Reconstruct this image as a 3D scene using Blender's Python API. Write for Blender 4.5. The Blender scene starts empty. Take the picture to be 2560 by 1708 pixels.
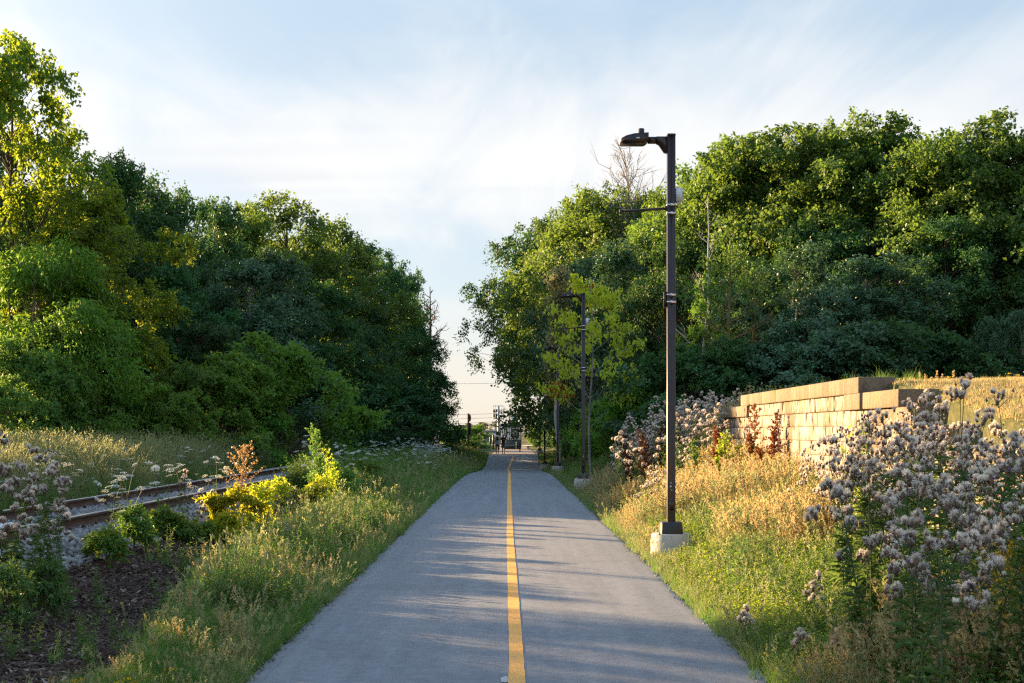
import bpy, bmesh, math, random
import numpy as np
from mathutils import Vector, Matrix, Euler
R = math.radians
rng = np.random.default_rng(7)
random.seed(7)
S = bpy.context.scene
COL = S.collection

# ------------------------------------------------------------------ camera
CAM_Z = 1.92
cam_d = bpy.data.cameras.new('camera'); cam = bpy.data.objects.new('camera', cam_d); COL.objects.link(cam)
cam.location = (0, 0, CAM_Z); cam.rotation_euler = (R(90), 0, 0)
cam_d.lens = 50; cam_d.sensor_width = 36; cam_d.shift_y = 225 / 2560; cam_d.shift_x = -0.001
cam_d.clip_start = 0.1; cam_d.clip_end = 6000
cam_d.dof.use_dof = True; cam_d.dof.focus_distance = 24; cam_d.dof.aperture_fstop = 8
S.camera = cam
F = 3555.0
def wp(px, d): return (px - 1283) / F * d            # lateral position of a photo column at distance d
def wz(py, d): return CAM_Z - (py - 1079) / F * d    # height of a photo row at distance d

# ------------------------------------------------------------------ sun + sky
SUN_AZ, SUN_EL = 53.0, 10.8         # degrees left of the view direction / above the horizon
sd = bpy.data.lights.new('sun', 'SUN'); sun = bpy.data.objects.new('sun', sd); COL.objects.link(sun)
sd.energy = 5.0; sd.angle = R(0.6); sd.color = (1.0, 0.67, 0.35)
sv = Vector((-math.sin(R(SUN_AZ)) * math.cos(R(SUN_EL)), math.cos(R(SUN_AZ)) * math.cos(R(SUN_EL)), math.sin(R(SUN_EL))))
sun.rotation_euler = sv.to_track_quat('Z', 'Y').to_euler(); sun.location = sv * 100

W = bpy.data.worlds.new('World'); S.world = W; W.use_nodes = True
nt = W.node_tree; nt.nodes.clear()
def N(t, **k):
    n = nt.nodes.new(t)
    for a, v in k.items(): setattr(n, a, v)
    return n
def LK(a, b): nt.links.new(a, b)
def VAL(sock, v): sock.default_value = v
def ramp(n, pts):
    e = n.color_ramp.elements
    while len(e) > 1: e.remove(e[-1])
    for i, (p, c) in enumerate(pts):
        x = e[0] if i == 0 else e.new(p)
        x.position = p; x.color = tuple(c) + (1,) if len(c) == 3 else c
def M_(op, a, b=None, clamp=False):
    n = N('ShaderNodeMath', operation=op); n.use_clamp = clamp
    for i, v in enumerate((a, b)):
        if v is None: continue
        if isinstance(v, (int, float)): n.inputs[i].default_value = v
        else: LK(v, n.inputs[i])
    return n.outputs[0]
sky = N('ShaderNodeTexSky', sky_type='NISHITA'); sky.sun_disc = False
sky.sun_elevation = R(SUN_EL); sky.sun_rotation = R(-SUN_AZ); sky.air_density = 1.0; sky.dust_density = 0.6; sky.ozone_density = 2.0
tc = N('ShaderNodeTexCoord'); sep = N('ShaderNodeSeparateXYZ'); LK(tc.outputs['Generated'], sep.inputs[0])
zc = M_('MAXIMUM', sep.outputs[2], 0.0)
den = M_('ADD', zc, 0.10)
cu = M_('DIVIDE', sep.outputs[0], den); cv = M_('DIVIDE', sep.outputs[1], den)
cmb = N('ShaderNodeCombineXYZ'); LK(cu, cmb.inputs[0]); LK(cv, cmb.inputs[1])
def noise(vec, scale, detail=5, rough=0.55, dist=0.0, mp=None):
    if mp:
        m = N('ShaderNodeMapping'); m.inputs['Scale'].default_value = mp[0]; m.inputs['Rotation'].default_value = mp[1]; m.inputs['Location'].default_value = mp[2]
        LK(vec, m.inputs[0]); vec = m.outputs[0]
    n = N('ShaderNodeTexNoise'); n.inputs['Scale'].default_value = scale; n.inputs['Detail'].default_value = detail
    n.inputs['Roughness'].default_value = rough; n.inputs['Distortion'].default_value = dist
    LK(vec, n.inputs['Vector']); return n.outputs['Fac']
n1 = noise(cmb.outputs[0], 0.55, 4, 0.5, 0.6, ((1, .8, 1), (0, 0, .5), (3.4, 1.3, 0)))
n2 = noise(cmb.outputs[0], 1.9, 7, 0.58, 0.9, ((1.5, .4, 1), (0, 0, .45), (0.7, 4.1, 0)))
n3 = noise(cmb.outputs[0], 0.7, 3, 0.5, 0.2, ((.35, 1.5, 1), (0, 0, -.05), (8.3, 4.2, 0)))
band = N('ShaderNodeValToRGB'); ramp(band, [(0.0, (.75,)*3), (.05, (.62,)*3), (.095, (.30,)*3), (.125, (.34,)*3), (.15, (.58,)*3), (.19, (.84,)*3), (.225, (.68,)*3), (.27, (.36,)*3), (.36, (.38,)*3), (.6, (.42,)*3), (1, (.45,)*3)])
LK(zc, band.inputs[0])
acc = M_('ADD', M_('ADD', M_('MULTIPLY', M_('SUBTRACT', n1, .5), 1.3), M_('MULTIPLY', M_('SUBTRACT', n2, .5), 1.15)), band.outputs[0])
cm = N('ShaderNodeMapRange', interpolation_type='SMOOTHSTEP'); cm.inputs['From Min'].default_value = .12; cm.inputs['From Max'].default_value = 1.02
LK(acc, cm.inputs[0])
# thin grey undersides streaked along the horizon
gs = N('ShaderNodeMapRange', interpolation_type='SMOOTHSTEP'); gs.inputs['From Min'].default_value = .47; gs.inputs['From Max'].default_value = .64; LK(n3, gs.inputs[0])
gband = N('ShaderNodeValToRGB'); ramp(gband, [(0, (0,)*3), (.10, (.15,)*3), (.14, (.9,)*3), (.22, (1,)*3), (.28, (.7,)*3), (.5, (.3,)*3)]); LK(zc, gband.inputs[0])
gfac = M_('MULTIPLY', M_('MULTIPLY', gs.outputs[0], gband.outputs[0]), .8)
cl_el = N('ShaderNodeValToRGB'); ramp(cl_el, [(0, (3.76, 3.40, 2.80)), (.06, (3.76, 3.60, 3.32)), (.14, (4.00, 4.00, 3.92)), (.3, (3.96, 3.98, 4.00)), (1, (3.76, 4.00, 4.32))])
LK(zc, cl_el.inputs[0])
def MIX(f, a, b, t='MIX'):
    m = N('ShaderNodeMix', data_type='RGBA', blend_type=t)
    if isinstance(f, (int, float)): m.inputs[0].default_value = f
    else: LK(f, m.inputs[0])
    for i, v in ((6, a), (7, b)):
        if isinstance(v, tuple): m.inputs[i].default_value = v + (1,)
        else: LK(v, m.inputs[i])
    return m.outputs[2]
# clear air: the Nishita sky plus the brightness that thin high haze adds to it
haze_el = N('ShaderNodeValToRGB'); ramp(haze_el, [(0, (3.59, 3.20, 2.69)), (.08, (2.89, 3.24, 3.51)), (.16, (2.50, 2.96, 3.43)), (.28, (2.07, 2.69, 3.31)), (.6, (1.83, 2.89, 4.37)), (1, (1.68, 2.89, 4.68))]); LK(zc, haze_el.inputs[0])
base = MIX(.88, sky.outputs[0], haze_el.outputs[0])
grey = MIX(gfac, cl_el.outputs[0], (2.55, 2.85, 3.25))
skyc = MIX(cm.outputs[0], base, grey)
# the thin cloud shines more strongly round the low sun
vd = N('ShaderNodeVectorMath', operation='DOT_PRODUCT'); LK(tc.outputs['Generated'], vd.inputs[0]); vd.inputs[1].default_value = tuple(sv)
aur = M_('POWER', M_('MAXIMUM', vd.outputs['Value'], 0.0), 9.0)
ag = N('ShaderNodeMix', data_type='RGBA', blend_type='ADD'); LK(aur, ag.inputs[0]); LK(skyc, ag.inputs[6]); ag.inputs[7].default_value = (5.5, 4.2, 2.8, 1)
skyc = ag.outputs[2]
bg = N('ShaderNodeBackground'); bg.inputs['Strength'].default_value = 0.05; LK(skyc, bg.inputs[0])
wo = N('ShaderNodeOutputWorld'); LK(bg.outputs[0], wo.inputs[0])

S.view_settings.view_transform = 'Standard'; S.view_settings.look = 'None'; S.view_settings.gamma = 1; S.view_settings.use_curve_mapping = False
S.view_settings.exposure = 2.35
S.render.engine = 'CYCLES'
S.cycles.max_bounces = 5; S.cycles.diffuse_bounces = 3; S.cycles.glossy_bounces = 2; S.cycles.transmission_bounces = 3; S.cycles.transparent_max_bounces = 4
S.cycles.sample_clamp_indirect = 4; S.cycles.use_denoising = False; S.cycles.caustics_reflective = False; S.cycles.caustics_refractive = False
S.cycles.pixel_filter_type = 'BLACKMAN_HARRIS'; S.cycles.filter_width = 1.3

# ------------------------------------------------------------------ materials
def mat(name, build):
    global nt
    m = bpy.data.materials.new(name); m.use_nodes = True; nt = m.node_tree; nt.nodes.clear()
    out = N('ShaderNodeOutputMaterial'); s = build(); LK(s, out.inputs[0]); return m
def PR(col, rough=.6, spec=.4, metal=0, normal=None):
    p = N('ShaderNodeBsdfPrincipled')
    if isinstance(col, tuple): p.inputs['Base Color'].default_value = col + (1,)
    else: LK(col, p.inputs['Base Color'])
    if isinstance(rough, (int, float)): p.inputs['Roughness'].default_value = rough
    else: LK(rough, p.inputs['Roughness'])
    p.inputs['Specular IOR Level'].default_value = spec; p.inputs['Metallic'].default_value = metal
    if normal is not None: LK(normal, p.inputs['Normal'])
    return p
def RP(fac, pts):
    r = N('ShaderNodeValToRGB'); ramp(r, pts); LK(fac, r.inputs[0]); return r.outputs[0]
def POS(): return N('ShaderNodeNewGeometry').outputs['Position']
def OBJ(): return N('ShaderNodeTexCoord').outputs['Object']
def BUMP(h, strength=.4, dist=.02):
    b = N('ShaderNodeBump'); b.inputs['Strength'].default_value = strength; b.inputs['Distance'].default_value = dist; LK(h, b.inputs['Height']); return b.outputs[0]
def ISL(): return N('ShaderNodeNewGeometry').outputs['Random Per Island']
def ORND(): return N('ShaderNodeObjectInfo').outputs['Random']
def simple(name, col, rough=.5, spec=.4, metal=0, var=.15, scale=8):
    def b():
        f = noise(OBJ(), scale, 4)
        c = tuple(v * (1 - var) for v in col), tuple(min(1, v * (1 + var)) for v in col)
        return PR(RP(f, [(.3, c[0]), (.7, c[1])]), rough, spec, metal).outputs[0]
    return mat(name, b)
def leaf(name, a, b, tr, tf=.4, rough=.5, spec=.25, extra=None, hv=.25):
    """leaves: two colours mixed leaf by leaf and clump by clump, light passes through"""
    def f():
        k = M_('ADD', M_('MULTIPLY', ISL(), .55), M_('MULTIPLY', noise(POS(), .45, 3), .55), True)
        c = RP(k, [(.15, a), (.85, b)])
        if extra: c = MIX(M_('GREATER_THAN', ISL(), 1 - extra[0]), c, extra[1])
        hs = N('ShaderNodeHueSaturation'); LK(c, hs.inputs['Color'])
        LK(M_('ADD', M_('MULTIPLY', ORND(), .05), .475), hs.inputs['Hue'])
        LK(M_('ADD', M_('MULTIPLY', ORND(), hv * 2), 1 - hv), hs.inputs['Value'])
        p = PR(hs.outputs[0], rough, spec)
        t = N('ShaderNodeBsdfTranslucent'); LK(MIX(.7, hs.outputs[0], tr), t.inputs[0])
        m = N('ShaderNodeMixShader'); m.inputs[0].default_value = tf; LK(p.outputs[0], m.inputs[1]); LK(t.outputs[0], m.inputs[2])
        return m.outputs[0]
    return mat(name, f)
LF = {
 'maple': leaf('maple_leaf', (.040, .108, .026), (.105, .20, .040), (.24, .37, .035)),
 'dark': leaf('dark_leaf', (.026, .078, .029), (.068, .16, .047), (.10, .21, .025), .32),
 'poplar': leaf('poplar_leaf', (.034, .10, .052), (.092, .19, .098), (.12, .23, .055), .29, .4, .4),
 'fresh': leaf('fresh_leaf', (.065, .175, .026), (.16, .32, .052), (.26, .44, .03), .43),
 'sun': leaf('sunlit_leaf', (.036, .105, .018), (.10, .20, .026), (.42, .51, .022), .54),
 'sapling': leaf('sapling_leaf', (.30, .44, .03), (.48, .58, .045), (.62, .66, .04), .5),  # brightened to stand in for sun that misses the sapling
 'red': leaf('red_leaf', (.25, .04, .015), (.35, .09, .02), (.5, .12, .03), .45),
 'yellow': leaf('yellow_shrub_leaf', (.15, .23, .014), (.34, .37, .025), (.58, .56, .025), .5),
 'sumac': leaf('sumac_leaf', (.05, .12, .022), (.11, .20, .03), (.2, .28, .02), .4, extra=(.06, (.3, .14, .02))),
 'weed': leaf('weed_leaf', (.06, .15, .03), (.13, .25, .05), (.22, .36, .04), .42),
 'cover': leaf('ground_cover_leaf', (.16, .27, .022), (.30, .41, .042), (.44, .54, .035), .46),
 'grass': leaf('green_grass', (.06, .155, .03), (.15, .285, .055), (.20, .36, .05), .42),
 'tan': leaf('dry_grass', (.36, .27, .12), (.62, .50, .27), (.60, .45, .20), .45),
 'straw': leaf('straw_grass', (.20, .24, .09), (.38, .40, .19), (.36, .37, .15), .42),
 'fluff': leaf('thistle_down', (.46, .39, .34), (.90, .85, .78), (.88, .80, .70), .45, .9, .05, hv=.4),
 'thistle': leaf('thistle_leaf', (.05, .115, .035), (.11, .20, .06), (.20, .30, .05), .38),
 'umbel': leaf('white_umbel', (.62, .66, .58), (.82, .84, .78), (.8, .82, .7), .35, .8, .05, hv=.08),
 'gold': leaf('yellow_bloom', (.5, .32, .01), (.75, .52, .02), (.8, .6, .03), .4),
 'purple': leaf('purple_bloom', (.2, .1, .3), (.35, .2, .5), (.4, .2, .5), .4),
 'dock': leaf('dock_seed', (.14, .045, .018), (.26, .085, .03), (.3, .09, .03), .3),
 'dockdark': leaf('dark_dock_seed', (.05, .018, .012), (.10, .032, .02), (.12, .04, .02), .25),
 'plume': leaf('dried_plume', (.36, .22, .07), (.58, .38, .15), (.5, .32, .1), .35),
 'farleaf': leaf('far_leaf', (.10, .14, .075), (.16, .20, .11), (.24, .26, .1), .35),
}
def bark(name, a, b):
    def f():
        n = noise(OBJ(), 3, 6, .6, 0, ((3, 3, .5), (0, 0, 0), (0, 0, 0)))
        return PR(RP(n, [(.3, a), (.7, b)]), .85, .2, 0, BUMP(n, .6, .03)).outputs[0]
    return mat(name, f)
BK = {'brown': bark('brown_bark', (.05, .035, .025), (.13, .10, .075)), 'grey': bark('grey_bark', (.14, .125, .11), (.30, .28, .25)),
      'olive': bark('olive_bark', (.10, .075, .03), (.22, .16, .07)), 'pale': bark('pale_bark', (.32, .31, .28), (.55, .53, .48))}
stem_m = simple('green_stem', (.07, .10, .035), .7); drystem_m = simple('dry_stem', (.20, .14, .07), .8); bract_m = simple('brown_bract', (.13, .085, .06), .8)

def m_path():
    lat = N('ShaderNodeAttribute', attribute_name='lat').outputs['Fac']
    big = noise(POS(), .5, 5, .55, 0, ((1, .35, 1), (0, 0, 0), (0, 0, 0)))
    streak = noise(POS(), 1.6, 4, .6, 0, ((2.5, .12, 1), (0, 0, 0), (2, 0, 0)))
    fine = noise(POS(), 55, 5, .8)
    spk = N('ShaderNodeTexVoronoi'); spk.inputs['Scale'].default_value = 130; LK(POS(), spk.inputs['Vector'])
    c = RP(big, [(.3, (.118, .137, .165)), (.7, (.16, .18, .21))])
    c = MIX(.28, c, RP(streak, [(.35, (.11, .115, .125)), (.65, (.31, .315, .325))]))
    c = MIX(.14, c, RP(fine, [(.36, (.06, .066, .076)), (.64, (.33, .35, .375))]))
    mid = noise(POS(), 7, 5, .7)
    c = MIX(.25, c, RP(mid, [(.35, (.12, .125, .135)), (.65, (.32, .33, .34))]))
    edge = N('ShaderNodeMapRange'); edge.inputs['From Min'].default_value = .86; edge.inputs['From Max'].default_value = .99
    ab = M_('ABSOLUTE', lat); LK(ab, edge.inputs[0])
    c = MIX(M_('MULTIPLY', edge.outputs[0], M_('MULTIPLY', big, .9)), c, (.27, .265, .255))
    seam = M_('MULTIPLY', M_('LESS_THAN', M_('ABSOLUTE', M_('SUBTRACT', ab, .925)), .005), M_('MULTIPLY', big, .5))
    c = MIX(seam, c, (.09, .09, .09))
    st = noise(POS(), .9, 2, .4, 0, ((1, 1, 1), (0, 0, 0), (7.7, 3.1, 0)))
    c = MIX(M_('MULTIPLY', M_('GREATER_THAN', st, .62), .2), c, (.11, .11, .115))
    h = M_('ADD', M_('MULTIPLY', spk.outputs['Distance'], .6), fine)
    return PR(c, .82, .3, 0, BUMP(h, .22, .005)).outputs[0]
path_m = mat('asphalt', m_path)
def m_paint(col, wear):
    def f():
        n = noise(POS(), 35, 4, .65); n2_ = noise(POS(), 3, 4, .6)
        c = MIX(M_('MULTIPLY', M_('GREATER_THAN', n, .57), wear), RP(n2_, [(.3, tuple(v * .86 for v in col)), (.7, col)]), (.22, .21, .19))
        return PR(c, .7, .3, 0, BUMP(noise(POS(), 90, 2), .25, .004)).outputs[0]
    return f
yellow_m = mat('yellow_paint', m_paint((.86, .41, .075), .55)); faded_m = mat('faded_paint', m_paint((.45, .46, .47), .8)); white_m = mat('white_paint', m_paint((.75, .75, .73), .5))
def m_ground():
    a = noise(POS(), .35, 5, .6); b = noise(POS(), 6, 5, .65)
    c = RP(b, [(.3, (.045, .05, .02)), (.5, (.10, .095, .04)), (.72, (.19, .155, .075))])
    c = MIX(M_('MULTIPLY', a, .6), c, (.06, .085, .028))
    return PR(c, .95, .1, 0, BUMP(b, .8, .05)).outputs[0]
ground_m = mat('ground_soil', m_ground)
def m_lawn():
    a = noise(POS(), .5, 5, .6); b = noise(POS(), 14, 5, .7)
    c = RP(b, [(.3, (.14, .11, .045)), (.5, (.28, .22, .09)), (.72, (.42, .33, .15))])
    c = MIX(M_('MULTIPLY', M_('GREATER_THAN', a, .52), .35), c, (.13, .15, .04))
    return PR(c, .95, .1, 0, BUMP(b, .9, .05)).outputs[0]
lawn_m = mat('dry_lawn', m_lawn)
def m_ballast():
    v = N('ShaderNodeTexVoronoi'); v.inputs['Scale'].default_value = 14; LK(POS(), v.inputs['Vector'])
    c = MIX(.6, RP(v.outputs['Distance'], [(.0, (.26, .26, .26)), (.6, (.05, .05, .05))]), v.outputs['Color'], 'MULTIPLY')
    c = MIX(.5, c, (.15, .15, .155))
    return PR(c, .9, .2, 0, BUMP(v.outputs['Distance'], 1, -.05)).outputs[0]
ballast_m = mat('ballast_bed', m_ballast)
def m_mulch():
    b = noise(POS(), 18, 5, .7, 0, ((1, 2.2, 1), (0, 0, .6), (0, 0, 0)))
    return PR(RP(b, [(.3, (.025, .016, .012)), (.55, (.07, .045, .034)), (.75, (.16, .115, .09))]), .95, .1, 0, BUMP(b, 1, .04)).outputs[0]
mulch_m = mat('bark_mulch', m_mulch)
chip_m = mat('wood_chip', lambda: PR(RP(ISL_or_obj(), [(0, (.03, .02, .015)), (.6, (.085, .055, .04)), (.9, (.15, .11, .085)), (1, (.30, .25, .21))]), .9, .1).outputs[0]) if False else None
def m_chip():
    return PR(RP(ORND(), [(0, (.03, .019, .014)), (.6, (.085, .055, .042)), (.88, (.14, .10, .08)), (1, (.30, .25, .21))]), .9, .15).outputs[0]
chip_m = mat('wood_chip', m_chip)
def m_stone():
    c = RP(ORND(), [(0, (.09, .09, .095)), (.4, (.19, .19, .195)), (.8, (.29, .28, .275)), (1, (.42, .41, .39))])
    return PR(MIX(.3, c, RP(noise(OBJ(), 9, 3), [(.3, (.07, .07, .07)), (.7, (.36, .35, .33))])), .85, .25).outputs[0]
stone_m = mat('ballast_stone', m_stone)
def m_block(cop=False):
    p = POS()
    drip = noise(p, 2.4, 5, .65, .3, ((1, 4.5, .55), (0, 0, 0), (0, 0, 0)))
    fine = noise(p, 45, 4, .7); big = noise(p, .55, 3, .5, 0, ((1, 1, 1), (0, 0, 0), (2.2, 0.9, 0)))
    c = RP(ORND(), [(0, (.165, .124, .083)), (.5, (.185, .141, .096)), (1, (.21, .163, .115))])
    c = MIX(.45, c, RP(fine, [(.36, (.06, .044, .03)), (.64, (.31, .25, .18))]))
    eff = N('ShaderNodeMapRange', interpolation_type='SMOOTHSTEP'); eff.inputs['From Min'].default_value = .40; eff.inputs['From Max'].default_value = .58; LK(drip, eff.inputs[0])
    zone = N('ShaderNodeMapRange', interpolation_type='SMOOTHSTEP'); zone.inputs['From Min'].default_value = .38; zone.inputs['From Max'].default_value = .50; LK(big, zone.inputs[0])
    c = MIX(M_('MULTIPLY', M_('MULTIPLY', eff.outputs[0], zone.outputs[0]), .12 if cop else .85), c, (.42, .385, .35))
    lich = noise(p, 4.2, 6, .7, .5, ((1, 1, .8), (0, 0, 0), (4, 4, 1)))
    c = MIX(M_('MULTIPLY', M_('GREATER_THAN', lich, .585), .5), c, (.22, .19, .045))
    sp = noise(p, 3.2, 5, .7, 0, ((1, 5, .5), (0, 0, 0), (9, 1, 3)))
    dk = N('ShaderNodeMapRange', interpolation_type='SMOOTHSTEP'); dk.inputs['From Min'].default_value = .52; dk.inputs['From Max'].default_value = .68; LK(sp, dk.inputs[0])
    c = MIX(M_('MULTIPLY', dk.outputs[0], .75), c, (.075, .058, .045))
    return PR(c, .95, .15, 0, BUMP(M_('ADD', fine, M_('MULTIPLY', noise(p, 9, 4, .6), 2)), .55, .02)).outputs[0]
block_m = mat('split_face_stone', m_block); coping_m = mat('coping_stone', lambda: m_block(True))
def m_conc():
    f = noise(POS(), 30, 5, .7); d = noise(POS(), 3, 5, .6, 0, ((1, 1, .4), (0, 0, 0), (0, 0, 0)))
    c = MIX(.4, RP(f, [(.3, (.32, .30, .27)), (.7, (.52, .50, .46))]), RP(d, [(.3, (.26, .235, .20)), (.7, (.55, .53, .49))]))
    return PR(c, .9, .2, 0, BUMP(f, .4, .01)).outputs[0]
conc_m = mat('concrete', m_conc)
bronze_m = simple('bronze_metal', (.034, .022, .018), .3, .5, .25, .2, 14)
black_m = simple('black_metal', (.018, .017, .018), .45, .5, .1)
steel_m = simple('steel_band', (.62, .62, .62), .3, .5, .85); grey_m = simple('grey_plastic', (.50, .53, .57), .5)
lens_m = simple('lamp_lens', (.10, .085, .05), .3); led_m = simple('led_strip', (.02, .018, .016), .4); sticker_m = simple('white_sticker', (.7, .7, .72), .5)
def m_rail():
    n = noise(POS(), 8, 5, .65, 0, ((1, .3, 2), (0, 0, 0), (0, 0, 0)))
    return PR(RP(n, [(.3, (.05, .03, .022)), (.7, (.135, .085, .06))]), .85, .25, .1, BUMP(n, .4, .01)).outputs[0]
rail_m = mat('rusty_rail', m_rail); railtop_m = simple('worn_rail_head', (.46, .43, .40), .36, .5, .75, .2, 6)
tie_m = simple('weathered_tie', (.075, .062, .052), .9, .2)
skin_m = simple('skin', (.42, .26, .19), .6); hair_m = simple('dark_hair', (.025, .017, .013), .55); blue_m = simple('blue_cloth', (.16, .36, .60), .8); blk_m = simple('black_cloth', (.016, .016, .018), .85)
greycl_m = simple('grey_cloth', (.16, .16, .165), .85); shoe_m = simple('dark_shoe', (.05, .05, .055), .6); tee_m = simple('yellow_print', (.55, .38, .06), .8)
wood_m = simple('weathered_wood', (.17, .105, .06), .85, .2, 0, .3, 12); oxide_m = simple('red_oxide', (.25, .075, .045), .7)
galv_m = simple('galvanised_steel', (.36, .35, .34), .5, .5, .5); hwhite_m = simple('white_siding', (.66, .64, .60), .7); htrim_m = simple('dark_green_trim', (.045, .065, .06), .6)
roof_m = simple('dark_shingle', (.07, .065, .065), .85); glass_m = simple('window_glass', (.18, .19, .17), .12, .6); carw_m = simple('white_car_paint', (.74, .76, .80), .25, .5); carg_m = simple('dark_glass', (.03, .035, .04), .1, .6)
tyre_m = simple('tyre_rubber', (.02, .02, .02), .8); wh_m = simple('grey_cladding', (.42, .44, .46), .7); brick_m = simple('tan_brick', (.36, .27, .20), .85); bluep_m = simple('blue_panel', (.06, .14, .42), .6)
shaded_path_m = simple('shaded_path_brown', (.19, .155, .13), .9, .2, 0, .25, 1.5); sand_m = simple('pale_road', (.40, .35, .29), .9, .2, 0, .2, 2); teal_m = simple('teal_sign', (.03, .14, .15), .5); plastic_m = simple('white_plastic', (.72, .76, .82), .4)  # the brown one carries the shade on the trail beyond the crest

# ------------------------------------------------------------------ mesh helpers
class Buf:
    def __init__(s): s.v = []; s.t = []; s.m = []; s.n = 0
    def add(s, v, t, mi=0):
        v = np.asarray(v, dtype=np.float64).reshape(-1, 3); t = np.asarray(t, dtype=np.int64).reshape(-1, 3)
        s.v.append(v); s.t.append(t + s.n); s.m.append(np.full(len(t), mi, dtype=np.int32)); s.n += len(v)
    def mesh(s, name, mats, smooth=False):
        v = np.concatenate(s.v); t = np.concatenate(s.t); mi = np.concatenate(s.m)
        me = bpy.data.meshes.new(name)
        me.vertices.add(len(v)); me.vertices.foreach_set('co', v.astype(np.float32).ravel())
        me.loops.add(len(t) * 3); me.loops.foreach_set('vertex_index', t.astype(np.int32).ravel())
        me.polygons.add(len(t)); me.polygons.foreach_set('loop_start', np.arange(0, len(t) * 3, 3, dtype=np.int32))
        me.polygons.foreach_set('material_index', mi)
        if smooth: me.polygons.foreach_set('use_smooth', np.ones(len(t), dtype=bool))
        for m in (mats if isinstance(mats, (list, tuple)) else [mats]): me.materials.append(m)
        me.update(calc_edges=True); me.validate(); return me
    def obj(s, name, mats, parent=None, smooth=False): return link(name, s.mesh(name, mats, smooth), parent)
def link(name, me, parent=None, loc=None, rot=None, scale=None, m=None):
    o = bpy.data.objects.new(name, me); COL.objects.link(o)
    if parent is not None: o.parent = parent
    if loc is not None: o.location = loc
    if rot is not None: o.rotation_euler = rot
    if scale is not None: o.scale = scale if hasattr(scale, '__len__') else (scale,) * 3
    if m is not None:
        o.material_slots[0].link = 'OBJECT'; o.material_slots[0].material = m
    return o
def tag(o, label=None, cat=None, group=None, kind=None):
    if label: o['label'] = label
    if cat: o['category'] = cat
    if group: o['group'] = group
    if kind: o['kind'] = kind
    return o
def thing(name, label, cat, loc=(0, 0, 0), rz=0, scale=1, group=None, tilt=(0, 0)):
    o = bpy.data.objects.new(name, None); COL.objects.link(o); o.empty_display_size = .2
    o.location = loc; o.rotation_euler = (tilt[0], tilt[1], rz); o.scale = scale if hasattr(scale, '__len__') else (scale,) * 3
    return tag(o, label, cat, group)
def tube(b, pts, rad, n=6, mi=0, cap=False):
    pts = np.asarray(pts, float); rad = np.broadcast_to(np.asarray(rad, float), (len(pts),))
    tan = np.gradient(pts, axis=0); tan /= np.linalg.norm(tan, axis=1)[:, None] + 1e-9
    up = np.where(np.abs(tan[:, 2:3]) < .9, np.array([[0, 0, 1.]]), np.array([[1., 0, 0]]))
    a = np.cross(tan, up); a /= np.linalg.norm(a, axis=1)[:, None] + 1e-9; c = np.cross(a, tan)
    th = np.arange(n) / n * 2 * np.pi
    v = pts[:, None] + rad[:, None, None] * (np.cos(th)[None, :, None] * a[:, None] + np.sin(th)[None, :, None] * c[:, None])
    K = len(pts); i = np.arange(K - 1)[:, None] * n; j = np.arange(n)[None]; j2 = (j + 1) % n
    q = np.stack([i + j, i + j2, i + n + j2, i + n + j], -1).reshape(-1, 4)
    t = np.concatenate([q[:, [0, 1, 2]], q[:, [0, 2, 3]]])
    v = v.reshape(-1, 3)
    if cap:
        v = np.concatenate([v, pts[:1], pts[-1:]]); k0, k1 = K * n, K * n + 1
        jj = np.arange(n); t = np.concatenate([t, np.stack([np.full(n, k0), (jj + 1) % n, jj], -1), np.stack([np.full(n, k1), (K - 1) * n + jj, (K - 1) * n + (jj + 1) % n], -1)])
    b.add(v, t, mi)
BOXT = np.array([[0, 2, 1], [0, 3, 2], [4, 5, 6], [4, 6, 7], [0, 1, 5], [0, 5, 4], [1, 2, 6], [1, 6, 5], [2, 3, 7], [2, 7, 6], [3, 0, 4], [3, 4, 7]])
def box(b, x0, x1, y0, y1, z0, z1, mi=0):
    b.add([(x0, y0, z0), (x1, y0, z0), (x1, y1, z0), (x0, y1, z0), (x0, y0, z1), (x1, y0, z1), (x1, y1, z1), (x0, y1, z1)], BOXT, mi)
def bevel_box(name, mats, x0, x1, y0, y1, z0, z1, bev=.01, parent=None, seg=2):
    bm = bmesh.new(); bmesh.ops.create_cube(bm, size=1)
    for v in bm.verts: v.co = ((x0 + x1) / 2 + v.co.x * (x1 - x0), (y0 + y1) / 2 + v.co.y * (y1 - y0), (z0 + z1) / 2 + v.co.z * (z1 - z0))
    bmesh.ops.bevel(bm, geom=bm.edges[:], offset=bev, segments=seg, affect='EDGES', profile=.5)
    me = bpy.data.meshes.new(name); bm.to_mesh(me); bm.free(); me.materials.append(mats); return link(name, me, parent)
def prism(b, prof, x0, x1, axis='x', mi=0):
    """extrude a closed 2-D profile (convex-ish, fan) along an axis"""
    n = len(prof); P = np.array(prof, float)
    def mk(c):
        if axis == 'x': return np.stack([np.full(n, c), P[:, 0], P[:, 1]], -1)
        if axis == 'y': return np.stack([P[:, 0], np.full(n, c), P[:, 1]], -1)
        return np.stack([P[:, 0], P[:, 1], np.full(n, c)], -1)
    v = np.concatenate([mk(x0), mk(x1)]); t = []
    for i in range(n):
        j = (i + 1) % n; t += [(i, j, n + j), (i, n + j, n + i)]
    for i in range(1, n - 1): t += [(0, i + 1, i), (n, n + i, n + i + 1)]
    b.add(v, t, mi)
def unit(v): return v / (np.linalg.norm(v, axis=-1, keepdims=True) + 1e-9)
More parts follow.
